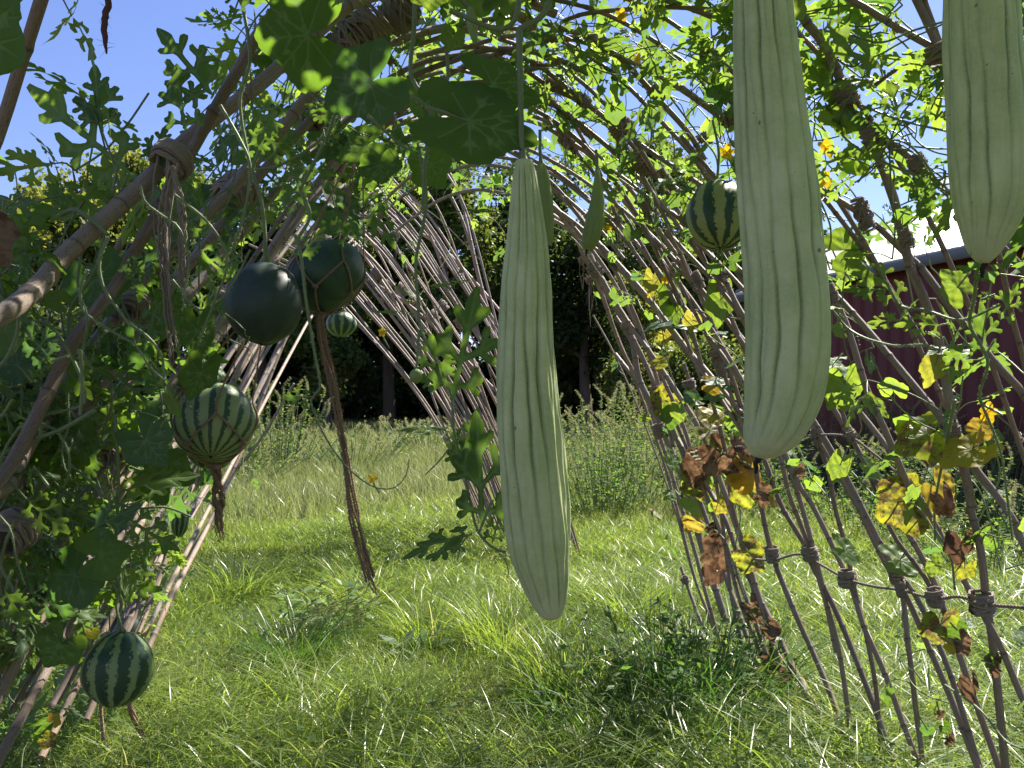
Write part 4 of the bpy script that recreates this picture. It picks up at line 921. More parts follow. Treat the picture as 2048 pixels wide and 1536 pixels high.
# --- melon stalks and main stems
runner('d', [(520,300),(505,340),(520,390),(528,440),(530,525)], .0045, dflt=1.78); runner('d', [(440,210),(480,280),(500,330),(490,420),(465,500)], .0038, dflt=1.7)
runner('d', [(600,380),(620,430),(600,470),(590,480)], .004, dflt=1.55); runner('d', [(700,200),(640,280),(560,330),(510,340)], .004, dflt=1.75)
runner('d', [(345,560),(400,620),(440,600),(470,560),(500,500)], .003, dflt=1.65); runner('d', [(350,390),(420,450),(455,520),(430,600),(395,690)], .003, dflt=1.6)
runner('e', [(830,-20),(828,60),(822,150),(850,200),(860,260),(850,330),(846,420)], .0042, dflt=1.4); runner('e', [(890,70),(895,160),(870,240),(850,300)], .0035, dflt=1.42)
runner('e', [(1040,-20),(1030,40),(1000,60),(900,20)], .0045, dflt=1.15); runner('f', [(735,230),(790,280),(820,300)], .003, dflt=1.4)
runner('f', [(1038,60),(1085,30),(1110,-30)], .005, dflt=1.12); runner('f', [(940,240),(870,220),(820,190)], .003, dflt=1.12); runner('e', [(760,100),(690,170),(660,260),(600,380)], .0045, dflt=1.6)
runner('a', [(60,640),(130,700),(140,620),(190,540),(215,440),(235,330)], .0042, dflt=1.7); runner('a', [(120,430),(150,420),(195,450),(215,470)], .0055, dflt=1.6); runner('a', [(480,-20),(500,120),(480,200),(500,330)], .0042, dflt=1.75)
runner('c', [(30,560),(60,700),(140,820),(165,900),(200,980),(210,1060),(215,1110),(240,1180),(232,1210),(245,1262)], .0042, dflt=1.9); runner('c', [(230,830),(237,960),(232,1080)], .004, dflt=1.75)
runner('c', [(150,1180),(170,1270),(180,1300)], .003, dflt=2.); runner('b', [(0,560),(20,640),(100,650),(170,800),(90,830)], .004, dflt=1.6); runner('b', [(190,820),(120,860),(60,880)], .0045, dflt=1.55)
runner('b', [(160,700),(165,760),(160,830)], .0038, dflt=1.5)
for k_, pts, r in (('j', [(1640,60),(1700,70),(1760,85),(1830,60),(1900,40)], .003), ('j', [(1720,210),(1800,240),(1860,255),(1930,270)], .003), ('j', [(1690,200),(1680,260),(1720,300),(1780,330),(1850,360),(1915,395)], .0038),
    ('j', [(1880,370),(1830,300),(1790,280),(1760,300),(1740,280)], .003), ('j', [(1640,400),(1660,450),(1665,500),(1700,560)], .003), ('k', [(1770,560),(1800,610),(1850,620),(1920,640),(2000,610)], .0042),
    ('k', [(1650,600),(1700,660),(1780,690),(1850,690),(1880,700)], .0042), ('k', [(1955,535),(1948,600),(1940,650),(1975,720),(1960,800),(2005,830)], .0045), ('k', [(1960,800),(2000,900),(2015,1000),(2025,1080)], .0035),
    ('k', [(1910,800),(1890,900),(1870,1010),(1870,1080)], .0045), ('n', [(1700,940),(1760,1000),(1830,1010),(1890,1100)], .003), ('n', [(1870,1060),(1900,1110),(1910,1180)], .004), ('p', [(1890,1370),(1960,1420),(2010,1480),(2048,1500)], .0036),
    ('l', [(1290,560),(1320,640),(1340,740),(1390,860),(1440,900),(1500,930)], .003), ('l', [(1350,980),(1400,1040),(1450,1080),(1470,1150)], .003), ('m', [(1450,940),(1480,1020),(1470,1120),(1500,1220),(1545,1290),(1640,1420)], .0035),
    ('h', [(1100,40),(1160,120),(1240,150),(1330,100),(1420,130)], .003), ('h', [(1290,20),(1330,100),(1400,160),(1440,250)], .003), ('i', [(1330,180),(1390,260),(1430,310),(1436,350)], .0035), ('i', [(1200,330),(1290,400),(1320,480),(1360,520)], .0028),
    ('i', [(1100,450),(1150,480),(1210,560),(1280,600)], .0025), ('r', [(880,430),(900,500),(860,560),(840,590)], .002)):
    runner(k_, pts, r)
runner('f', [(1038,60),(1040,150),(1042,250),(1044,345)], .0047, dflt=1.11)
# --- single large leaves
hero('f', (938,243), (1098,285), 'h', 1.10, n=(-.15,1,.3), bend=.12, fold=.05, mat='leaf', rnd=.12, wid=.68, pet=[(850,215),(890,225)], vi=0, size=.152)
hero('f', (985,168), (1092,205), 'h', 1.13, n=(.1,.8,-.3), bend=.3, fold=.3, rnd=.0, wid=.6, vi=1, size=.10)
hero('b', (-60,40), (95,170), 'h', .62, n=(.2,.8,-.3), bend=.2, fold=.15, rnd=.15, wid=1.25, vi=2)
hero('e', (615,70), (442,85), 'h', 1.6, n=(.1,.8,-.4), bend=.15, rnd=.1, wid=1.1, vi=0); hero('e', (740,165), (605,240), 'h', 1.5, n=(.3,.9,0), bend=.2, mat='blue', rnd=.2, vi=1)
hero('d', (735,290), (640,325), 'h', 1.6, n=(.1,.7,.5), rnd=.3, wid=1.2, vi=2); hero('d', (760,330), (770,390), 'h', 1.55, n=(0,1,.1), rnd=.05, wid=1.3); hero('f', (930,260), (905,350), 'h', 1.35, rnd=.02, vi=1)
hero('e', (960,-10), (965,60), 'h', 1.3, n=(0,.5,.8), rnd=.9, wid=1.6); hero('e', (860,-10), (870,40), 'h', 1.3, n=(0,.5,.8), rnd=.9, wid=1.5); hero('e', (690,-10), (640,25), 'h', 1.5, n=(0,.5,.8), rnd=.95, wid=1.3)
hero('f', (1000,0), (1020,-60), 'h', 1.3, rnd=.8); hero('f', (870,190), (905,240), 'h', 1.3, rnd=.1, vi=2); hero('e', (905,75), (890,120), 'h', 1.4, rnd=.8)
hero('e', (850,210), (870,280), 'h', 1.4, n=(.5,.6,.2), rnd=.5, vi=1); hero('j', (1560,-20), (1640,70), 'h', 1.25, n=(-.2,1,.3), rnd=.9, bend=.1, vi=0, pet=[(1550,-60)])
hero('f', (880,430), (1040,388), 'm', 1.3, n=(.1,.2,.9), bend=.3, fold=.1, rnd=.3, vi=0, wid=.5)
A = 1.72
hero('a', (258,345), (45,165), 'm', A, n=(.5,.6,-.5), bend=.05, fold=.4, rnd=.5, vi=0, wid=.8, pet=[(225,440),(240,390)]); hero('a', (205,265), (185,158), 'm', A, n=(.1,1,0), rnd=.1, vi=1, size=.17, pet=[(250,440),(228,330)])
hero('a', (425,190), (308,45), 'm', A, n=(.4,.8,-.3), bend=.1, fold=.35, rnd=.3, vi=2, wid=.9); hero('a', (372,262), (352,165), 'm', A, n=(0,1,.1), rnd=.1, vi=3, size=.17)
hero('a', (300,330), (330,240), 'm', A+.05, n=(0,1,.1), rnd=.1, vi=1); hero('a', (240,420), (205,300), 'm', A+.1, n=(.2,.7,.5), rnd=.9, vi=0); hero('a', (490,25), (452,-60), 'm', A, rnd=.15, vi=2)
hero('a', (150,430), (105,370), 'm', A, n=(.2,.5,.5), rnd=.2, vi=1); hero('a', (90,500), (0,540), 'm', 1.6, n=(.2,.7,.3), rnd=.2, vi=3)
hero('b', (395,660), (398,760), 'h', 1.6, n=(.7,.6,0), rnd=.02, wid=.7, vi=1); hero('b', (400,745), (372,835), 'h', 1.6, n=(.7,.5,.1), rnd=.1, wid=.8, vi=2); hero('b', (345,808), (380,862), 'h', 1.55, n=(.8,.5,.4), rnd=.95, wid=.4)
hero('b', (240,985), (388,928), 'm', 1.75, n=(0,.5,.8), rnd=.9, wid=1.0, vi=1, pet=[(200,1030)]); hero('b', (115,600), (55,560), 'h', 1.7, n=(.1,.6,.7), rnd=.95, wid=.7); hero('b', (45,740), (-10,735), 'h', 1.7, n=(.1,.6,.7), rnd=.9)
hero('b', (100,530), (150,560), 'h', 1.5, n=(0,.6,-.5), rnd=.05, wid=.9)
for q in ((120,750,-60,60),(190,560,40,110),(250,700,-70,50),(60,850,70,90),(200,900,-90,60),(100,1000,100,60),(150,1150,-90,70),(180,1060,90,-50),(60,1180,80,60),(290,880,60,80),(330,950,-60,-80),(260,1040,90,60),(120,1290,-50,70),(250,560,60,-60),(310,620,-30,80),(200,1110,90,-20)):
    hero('b' if q[1] < 900 else 'c', (q[0], q[1]), (q[0]+q[2]*1.05, q[1]+q[3]*1.05), random.choice('mmmh'), U(1.55, 1.9), n=(U(-.4, .4), 1, U(-.2, .5)), rnd=U(0, .45), vi=random.randrange(4), mat=random.choice(['leaf', 'blue']))
for q in ((430,560,-40,80),(560,420,60,-60),(620,330,-70,60),(480,300,70,-40),(560,200,-50,80),(680,240,-70,-40),(600,520,40,-70),(400,420,-50,70),(520,270,80,50),(740,420,50,70),(700,480,-50,-50),(860,330,40,70)):
    hero('d', (q[0], q[1]), (q[0]+q[2]*1.05, q[1]+q[3]*1.05), random.choice('mmmh'), U(1.6, 1.95), n=(U(-.5, .5), 1, U(-.2, .6)), rnd=U(0, .6), vi=random.randrange(4))
VL = []
for k in range(195):                                   # leaves and loops of stem crowding the inside of the near wall
    px = U(-20, 800); py = U(max(40, 640-px*.75), 1280-px*.5)
    if (px > 240 and py > 1000) or (px > 440 and py > 620) or (px > 560 and py > 420): continue
    key = 'c' if py > 900 else ('b' if px < 420 else ('d' if py > 200 else 'e')); a = U(0, 6.28); L = U(60, 115); dp = min(hit(px, py)+(U(-.02, .3) if U(0, 1) < .78 else U(-.35, -.1)), 2.6)
    if math.hypot(px-529, py-607) < 110 or math.hypot(px-652, py-553) < 90 or math.hypot(px-430, py-845) < 100: dp = hit(px, py)+.05; L *= .8
    hero(key, (px, py), (px+math.cos(a)*L, py+math.sin(a)*L), random.choice('mmmmh'), dp, n=(U(-.5, .5), 1, U(-.3, .8)), rnd=U(0, .7), vi=random.randrange(4), bend=U(.1, .5), fold=U(.1, .5), mat=random.choice(['leaf', 'leaf', 'blue']), pet=[(px+U(-40, 40), py+U(-50, 50))])
for k in range(34):
    px = U(0, 760); py = U(max(60, 560-px*.75), 1150-px*.55); P = [(px, py)]; a = U(1, 2.2); dp = min(hit(px, py)-U(.0, .35), 2.4)
    for j_ in range(7): a += U(-.6, .6); P.append((P[-1][0]+math.cos(a)*U(30, 60), P[-1][1]+math.sin(a)*U(30, 60)))
    P = [q for q in P if q[0] < 760-q[1]*.35]
    if len(P) > 3: runner('c' if py > 900 else ('b' if px < 420 else 'd'), P, U(.002, .0035), dflt=dp)
for k in range(260):                                   # foliage low on the near wall
    px = U(-10, 420); py = U(720, 1330-px*.45)
    if (px > 330 and py > 950) or math.hypot(px-237, py-1337) < 85 or math.hypot(px-430, py-845) < 100: continue
    p = at(px, py, min(hit(px, py), 3.)-U(-.15, .12)); v = VINES['c' if py > 880 else 'b']; place_leaf(v, p, U(.07, .13), U(0, 1) < .25, hi=True)
def sh(px, py, b=0.): return hit(px, py)-.06-b
for k_, b, t_, kd, n_, mt, rn, wd, cr in (
    ('j', (1800,250), (1785,150), 'm', (0,1,.3), 'leaf', .8, 1, 0), ('j', (1770,150), (1690,20), 'm', (.1,1,.4), 'leaf', .9, .8, 0), ('j', (1835,200), (1850,110), 'm', (0,1,.3), 'leaf', .8, 1, 0), ('j', (1760,160), (1660,145), 'm', (.1,.7,.6), 'leaf', .9, 1, 0),
    ('j', (1850,420), (1895,380), 'm', (0,1,.5), 'leaf', .8, .8, 0), ('j', (1820,430), (1880,380), 'm', (0,1,.5), 'leaf', .7, .7, 0), ('j', (1710,320), (1650,300), 'h', (0,1,.3), 'leaf', .8, 1, 0), ('j', (1690,230), (1610,240), 'h', (0,1,.2), 'leaf', .9, 1, 0),
    ('j', (1620,140), (1610,210), 'h', (0,1,.3), 'leaf', .9, 1, 0), ('j', (1870,240), (1900,160), 'm', (0,1,.3), 'leaf', .7, 1, 0), ('j', (1690,500), (1770,470), 'h', (0,1,.2), 'leaf', .8, 1, 0), ('j', (1700,350), (1660,400), 'm', (0,1,.2), 'leaf', .8, 1, 0),
    ('k', (1800,600), (1720,500), 'm', (0,1,.3), 'leaf', .9, 1, 0), ('k', (1780,580), (1690,570), 'm', (0,.8,.5), 'leaf', .5, 1, 0), ('k', (1915,575), (1870,520), 'h', (0,1,.3), 'leaf', .9, 1, 0), ('k', (1800,640), (1740,640), 'm', (0,1,.3), 'leaf', .9, 1, 0),
    ('k', (1880,650), (1800,640), 'm', (0,1,.3), 'leaf', .9, 1, 0), ('k', (1970,710), (1965,600), 'm', (0,1,.1), 'leaf', .4, 1, 0), ('k', (2000,640), (2045,560), 'm', (0,1,.1), 'leaf', .7, 1, 0), ('k', (1870,730), (1850,800), 'h', (.3,1,.3), 'yel', .1, .8, 0), ('k', (1930,680), (1900,770), 'm', (0,1,.1), 'leaf', .6, 1, 0),
    ('k', (1900,700), (1820,695), 'h', (.1,.3,.9), 'leaf', .1, .7, 0), ('k', (1960,600), (1990,580), 'm', (0,1,.3), 'leaf', .9, 1, 0), ('k', (1960,860), (2000,830), 'h', (0,1,.3), 'yel', .9, 1, 0), ('k', (1660,540), (1740,530), 'm', (0,1,.3), 'leaf', .9, 1, 0),
    ('k', (1680,660), (1650,650), 'h', (0,1,.3), 'leaf', .9, 1, 0), ('n', (1665,730), (1750,765), 'h', (.1,.6,.8), 'leaf', .9, .7, 0), ('n', (1690,770), (1700,850), 'h', (0,1,.3), 'leaf', .9, .9, 0), ('n', (1670,800), (1650,830), 'h', (0,1,.3), 'leaf', .85, 1, 0), ('n', (1750,810), (1800,850), 'h', (-.3,.8,.5), 'leaf', .85, .5, 0),
    ('n', (1855,870), (1755,915), 'h', (.1,.6,.7), 'spot', .1, 1.1, .05), ('n', (1815,1008), (1722,1055), 'h', (.1,1,.3), 'spot', .95, 1.1, 0), ('n', (1820,1015), (1800,1000), 'h', (.2,1,.3), 'yel', .0, 1, 0), ('n', (1940,900), (1845,940), 'h', (0,.5,.8), 'yel', .2, .8, 0), ('n', (1880,980), (1940,1040), 'h', (.2,1,.3), 'yel', .8, 1, .03),
    ('n', (1890,1000), (1925,1055), 'h', (.3,1,.3), 'dry', .9, 1, .08), ('n', (1690,1100), (1755,1125), 'h', (0,.7,.7), 'leaf', .95, .8, 0), ('n', (1800,1120), (1880,1130), 'h', (0,.6,.7), 'leaf', .95, .9, 0), ('n', (1680,930), (1660,990), 'h', (.4,1,.3), 'leaf', .9, .8, 0), ('n', (1740,935), (1780,970), 'h', (0,.7,.6), 'leaf', .9, .8, 0),
    ('n', (1870,1130), (1900,1160), 'h', (0,1,.3), 'leaf', .9, 1, 0), ('p', (1880,1250), (1885,1320), 'h', (0,1,-.2), 'spot', .0, 1.1, 0), ('p', (1915,1260), (1930,1290), 'h', (0,1,0), 'leaf', .05, 1.2, 0), ('p', (1925,1285), (1950,1325), 'h', (.3,1,0), 'dry', .9, 1, .08), ('p', (1905,1290), (1940,1310), 'h', (.3,1,0), 'yel', .5, .8, 0),
    ('p', (1855,1460), (1850,1480), 'h', (0,.7,.7), 'blue', .9, 1.3, 0), ('p', (1890,1455), (1905,1475), 'h', (0,1,.3), 'leaf', .2, 1, 0), ('p', (1985,1320), (1970,1345), 'h', (0,1,.3), 'leaf', .2, 1, 0), ('n', (1920,1090), (1918,1150), 'h', (0,1,0), 'dry', .0, 1.2, .15),
    ('p', (1940,1370), (1950,1430), 'h', (.3,1,0), 'dry', .3, .9, .16), ('p', (1900,1480), (1905,1510), 'h', (.3,1,0), 'dry', .3, .9, .16), ('p', (1950,1210), (1965,1260), 'h', (.3,1,0), 'dry', .1, .7, .16), ('p', (1990,1330), (2000,1380), 'h', (.3,1,0), 'dry', .1, .6, .16), ('p', (1880,1430), (1900,1420), 'h', (.3,1,0), 'dry', .6, .9, .12),
    ('l', (1440,600), (1445,690), 'h', (.4,1,.2), 'leaf', .85, .7, 0), ('l', (1345,600), (1372,680), 'h', (.5,1,.2), 'leaf', .6, .7, 0), ('l', (1330,645), (1250,660), 'h', (0,.25,1), 'blue', .9, .8, 0), ('l', (1380,655), (1310,640), 'h', (0,.3,.9), 'blue', .8, .7, 0), ('l', (1330,670), (1335,700), 'h', (.1,1,.2), 'yel', .3, .9, 0), ('l', (1385,640), (1380,680), 'h', (.1,1,.2), 'yel', .3, .9, 0),
    ('l', (1320,725), (1350,705), 'h', (.1,.7,.6), 'yel', .1, .8, .05), ('l', (1305,560), (1300,610), 'h', (.1,1,.2), 'yel', .2, .7, 0), ('l', (1330,800), (1300,850), 'h', (.1,1,.3), 'spot', .7, .9, 0), ('l', (1360,820), (1365,860), 'h', (.1,1,.3), 'leaf', .95, .9, 0), ('l', (1345,830), (1340,880), 'h', (.1,1,.3), 'leaf', .1, .9, 0),
    ('l', (1390,800), (1355,790), 'h', (0,.5,.8), 'leaf', .8, .8, 0), ('l', (1290,835), (1270,842), 'h', (0,.8,.5), 'leaf', .95, .9, 0), ('l', (1350,610), (1350,560), 'h', (0,1,.3), 'leaf', .9, .8, 0), ('l', (1430,760), (1480,745), 'h', (0,.3,.9), 'blue', .8, .8, 0), ('l', (1425,770), (1470,780), 'h', (0,.8,.3), 'yel', .9, .8, 0),
    ('m', (1420,860), (1475,885), 'h', (0,.7,.7), 'spot', .95, .9, 0), ('m', (1425,830), (1470,830), 'h', (0,.7,.7), 'yel', .5, .8, .05), ('m', (1430,790), (1400,800), 'h', (0,.7,.7), 'blue', .9, .8, 0), ('m', (1400,910), (1370,900), 'h', (0,.7,.7), 'spot', .7, .8, .05), ('m', (1440,910), (1410,960), 'h', (0,1,.3), 'dry', .9, 1.2, .1),
    ('m', (1400,930), (1390,985), 'h', (.1,1,.1), 'dry', .6, 1.1, .1), ('m', (1400,960), (1415,1015), 'h', (.1,1,.1), 'spot', .2, 1.1, .08), ('m', (1480,920), (1530,960), 'h', (0,1,.3), 'dry', .95, 1.1, .1), ('m', (1490,950), (1540,975), 'h', (.1,1,.1), 'yel', .9, 1, .05), ('m', (1490,980), (1500,1030), 'h', (.1,1,.1), 'spot', .4, 1, .1),
    ('m', (1530,990), (1560,1010), 'h', (.1,1,.1), 'dry', .9, 1, .1), ('m', (1390,1000), (1440,1020), 'h', (0,.7,.5), 'leaf', .9, .9, 0), ('m', (1440,1010), (1460,1030), 'h', (.1,1,.1), 'yel', .4, .9, 0), ('m', (1390,1040), (1410,1070), 'h', (.1,1,.1), 'yel', .8, 1.2, .08), ('m', (1430,1060), (1405,1060), 'h', (.1,1,.1), 'dry', .6, 1, .1),
    ('m', (1440,1105), (1395,1130), 'h', (.1,1,.1), 'dry', .9, 1.2, .1), ('m', (1430,1145), (1410,1180), 'h', (.1,1,.1), 'dry', .3, 1.1, .15), ('m', (1500,1110), (1540,1150), 'h', (.1,1,.1), 'spot', .4, 1, .1), ('m', (1510,1220), (1540,1260), 'h', (.1,1,.1), 'dry', .95, .8, .12), ('m', (1545,1260), (1570,1290), 'h', (.1,1,.1), 'dry', .5, .8, .14),
    ('m', (1545,1320), (1570,1365), 'h', (.1,1,.1), 'dry', .9, .8, .12), ('m', (1575,1350), (1585,1385), 'h', (.1,1,.1), 'dry', .3, .7, .14), ('l', (1345,920), (1380,950), 'h', (0,.6,.7), 'leaf', .9, .9, 0), ('l', (1340,990), (1375,985), 'h', (0,.6,.7), 'leaf', .95, .8, 0)):
    if k_ == 'm': t_ = (b[0]+(t_[0]-b[0])*1.3, b[1]+(t_[1]-b[1])*1.3)
    dp = sh(*b); hero(k_, b, t_, kd, dp, n=n_, mat=mt, rnd=rn, wid=wd, crump=cr, bend=U(.05, .5), fold=U(.1, .45), vi=random.randrange(4), pet=[(b[0]+U(-30, 30), b[1]+U(-35, 5))] if U(0, 1) < .7 else None)
hero('c', (108,1440), (122,1420), 'h', 2.0, mat='yel', rnd=.9, wid=1.2); hero('c', (95,1480), (120,1500), 'h', 2.0, mat='spot', rnd=.9, wid=1.)
hero('b', (-25,470), (45,560), 'h', .9, mat='dry', rnd=.5, crump=.12, n=(.4,1,0)); hero('c', (185,1265), (195,1290), 'h', 2.0, mat='yel', rnd=.2); hero('c', (255,1120), (295,1080), 'm', 2.0, mat='leaf', rnd=.9, n=(0,.5,.7))
for k_, q in (('a', (230,230)), ('b', (250,665)), ('b', (310,840)), ('e', (660,260)), ('e', (800,330)), ('d', (440,620)), ('g', (900,560)), ('g', (850,600)), ('k', (1890,680)), ('k', (1700,660)), ('n', (2000,1120)), ('h', (1200,200)), ('i', (1180,520)), ('j', (1750,300)), ('f', (690,262))):
    for j_ in range(2): tendril(VINES[k_]['tend'], at(q[0]+U(-15, 15), q[1]+U(-15, 15), min(hit(*q)-.1, 1.5 if q[0] < 1000 else 9)), U(.06, .14))
def flower(key, px, py, s=.02, d=None):
    v = VINES[key]; c = at(px, py, d or hit(px, py)-.08)
    for k in range(5):
        a = k*1.257+U(0, .3); dr = unit([math.cos(a), -.35, math.sin(a)]); put_leaf(v['flo'], PET, c, dr, np.array([0, -1, .3]), s*U(.9, 1.2), .25, .2, .05)
    fl = v['flo'].build('flower', PETAL, v['o']); v['flo'] = MB(); fl['label'] = 'open yellow flower'
    tube(v['stem'], spline([c, c+[0, .01, -.01], c+[U(-.02, .02), .02, -.03]], 5), .0016, 5)
th = np.linspace(-math.pi, math.pi, 20, endpoint=False); PET = make_leaf(np.stack([.38*np.sin(th), .52+.5*np.cos(th)], -1), [((0, .1), (0, .9))], .25)
for q in (('h', 1243, 30, .022), ('i', 1652, 295, .026), ('i', 1455, 305, .03), ('i', 1650, 362, .026), ('i', 1215, 455, .024), ('h', 1275, 118, .018), ('i', 1330, 560, .02), ('k', 1975, 825, .026), ('l', 1300, 590, .02)): flower(*q)
flower('q', 745, 957, .009, 1.5); flower('g', 765, 664, .008, 1.5)
for v in VINES.values():
    o = v['o']; st = v['stem'].build('stem', STEM, o)
    if v['hair'].n: v['hair'].build('stem_hairs', HAIR, st)
    for key, nm, mt, lb in (('leaf', 'foliage', LEAF, None), ('blue', 'foliage', LEAFB, 'bluish green leaves'), ('yel', 'yellowed_foliage', YELL, 'yellow and orange leaves'), ('spot', 'mottled_foliage', SPOT, 'green leaves with brown patches'),
                            ('dry', 'withered_foliage', DRY, 'brown crumpled dead leaves')):
        if v[key].n:
            c = v[key].build(nm, mt, o)
            if lb: c['label'] = lb

# ------------------------------------------------------------------ fruit
def cucumber(rows, d, label, ribs=11, depth=.05, seed=0, stalk=None, dtilt=0., scar=True, mat=None, rows_pale=None):
    """rows: (y, left, right) photo pixels of the outline; the fruit is round in section"""
    rows = sorted(rows); ys = np.array([r[0] for r in rows], float); l = np.array([r[1] for r in rows], float); r_ = np.array([r[2] for r in rows], float)
    n = 260; s = np.linspace(0, 1, n); s = 1-(1-s)**1.25; yy = ys[0]+(ys[-1]-ys[0])*s
    C = np.interp(yy, ys, (l+r_)/2); Wd = np.interp(yy, ys, (r_-l)/2); ker = np.ones(9)/9
    pad = lambda a: np.convolve(np.pad(a, 4, 'edge'), ker, 'valid')
    C = pad(C); Wd[:-6] = pad(Wd)[:-6]
    tt = (yy-ys[0])/(ys[-1]-ys[0]); dep = d+dtilt*tt
    P = np.array([at(c, y_, q) for c, y_, q in zip(C, yy, dep)]); R = Wd*dep/FPX*1.045; R[-1] = R[-1]*.02
    o = thing('armenian_cucumber', label, 'cucumber', tuple(P[0]), 'long pale ribbed cucumbers hanging from the trellis')
    T, N, B = frames(P); seg = 176; th = np.arange(seg)/seg*2*math.pi; rg = np.random.default_rng(seed)
    L = np.concatenate([[0], np.cumsum(np.linalg.norm(np.diff(P, axis=0), axis=1))]); G = np.zeros((n, seg)); SC = np.zeros((n, seg))
    for k in range(ribs*2):
        main = k % 2 == 0; a0 = (k+rg.uniform(-.2, .2))*math.pi/ribs; ph = rg.uniform(0, 6, 4)
        w = a0+.05*np.sin(L*11+ph[0])+.028*np.sin(L*31+ph[1])+.013*np.sin(L*83+ph[2])
        dd = np.abs((th[None]-w[:, None]+math.pi) % (2*math.pi)-math.pi); amp = (1 if main else .42)*(.7+.3*np.sin(L*17+ph[3]))*(1 if main else np.clip(np.sin(L*7+ph[1])+.8, 0, 1))
        G = np.maximum(G, amp[:, None]*np.exp(-(dd/(.045 if main else .03))**2)); SC = SC+(.55 if main else .3)*np.exp(-(dd/.15)**2)
    env = np.clip(np.minimum(tt/.03, (1-tt)/.06), 0, 1)[:, None]
    lump = .020*np.sin(th[None]*3+L[:, None]*14+1)+.010*np.sin(th[None]*5-L[:, None]*23)+.006*np.sin(th[None]*ribs*2+L[:, None]*60)
    RR = R[:, None]*(1-depth*(.75*G+SC)*env+lump*env)
    V = P[:, None]+RR[..., None]*(N[:, None]*np.cos(th)[None, :, None]+B[:, None]*np.sin(th)[None, :, None])
    i = np.arange(n-1)[:, None]*seg; j = np.arange(seg)[None]; j2 = (j+1) % seg; pale = np.clip((tt-.9)/.1, 0, 1)*.5
    mb = MB(); mb.add(V.reshape(-1, 3), np.stack([i+j, i+seg+j, i+seg+j2, i+j2], -1).reshape(-1, 4), None, (np.clip(G+.14*SC, 0, 1)*env).ravel(), np.repeat(pale, seg)); mb.build('skin', mat or GOURD, o)  # broad groove term adds painted crease shade beside the groove lines
    sb = MB(); st = stalk or [(C[0], ys[0]-60), (C[0], ys[0]-20)]; Q = spline([at(a, b, d) for a, b in st]+[P[0], P[3]], 24)
    tube(sb, Q, np.interp(np.arange(24), [0, 18, 23], [.004, .0042, R[3]*.7]), 9); hairs(sb, Q[:18], .004, 500, .003, .0002); sb.build('stalk', STEM, o)
    if scar:
        cb = MB(); e = P[-1]; Q = spline([e+[0, 0, .003], e+[-.004, -.002, -.006], e+[-.004, 0, -.018]], 10)+rng.normal(size=(10, 3))*.0006; tube(cb, Q, np.linspace(.004, .0018, 10), 6); cb.build('blossom_end', SCAR, o)
    return o
cucumber([(322,1034,1062),(335,1027,1071),(380,1022,1080),(440,1016,1090),(500,1010,1099),(560,1003,1104),(600,1000,1106),(650,997,1107),(675,996,1108),(740,992,1113),(800,991,1118),(860,993,1124),(920,996,1130),(975,1000,1136),(1025,1004,1141),(1075,1011,1144),
          (1110,1020,1144),(1150,1037,1143),(1180,1050,1140),(1205,1064,1135),(1225,1080,1130),(1234,1093,1124),(1238,1104,1117)], 1.1, 'longest pale green ribbed cucumber hanging down over the open grass', 13, .17, 1, [(1042,230),(1043,280)], scar=False)
cucumber([(-420,1500,1520),(-400,1485,1532),(-340,1472,1550),(-200,1468,1562),(-60,1468,1575),(0,1468,1580),(100,1468,1593),(200,1470,1607),(300,1473,1621),(400,1480,1636),(470,1487,1641),(525,1491,1646),(600,1494,1655),(650,1495,1656),(700,1493,1654),(760,1490,1645),(800,1488,1635),
          (850,1485,1610),(880,1484,1580),(900,1488,1558),(911,1500,1540),(917,1510,1526)], .98, 'stout pale cucumber bulging and bent near its blunt tip beside the barn', 12, .12, 2)
cucumber([(-560,1930,1950),(-540,1915,1968),(-450,1902,1990),(-300,1897,2008),(-120,1896,2022),(0,1897,2028),(100,1897,2035),(200,1903,2045),(300,1907,2050),(350,1910,2051),(400,1914,2046),(440,1920,2034),(480,1930,2012),(505,1941,1997),(520,1953,1985),(528,1964,1976)], 1.02,
         'broad smooth cucumber with its rounded tip over the barn roof', 11, .085, 3)
SMALLC = stem_mat('young_cucumber_skin', (.16, .24, .06), (.32, .40, .14), (.4, .5, .1))
cucumber([(340,1190,1198),(360,1188,1202),(400,1182,1209),(440,1172,1208),(470,1165,1202),(490,1162,1192),(500,1166,1184)], 2.2, 'small curved young cucumber hanging by itself among the roof canes', 8, .1, 4, mat=SMALLC, stalk=[(1192,300),(1194,320)])
cucumber([(330,1074,1090),(350,1074,1098),(400,1078,1106),(440,1086,1108),(470,1092,1107),(492,1097,1104)], 1.9, 'slim yellowish cucumber half hidden behind the longest one', 8, .08, 5, mat=SMALLC, stalk=[(1080,260),(1080,300)])
cucumber([(15,934,944),(25,932,952),(60,936,956),(80,944,955),(88,948,952)], 1.3, 'tiny young cucumber under the ridge among bright leaves', 8, .08, 6, mat=SMALLC, stalk=[(925,-20),(930,5)], scar=False)

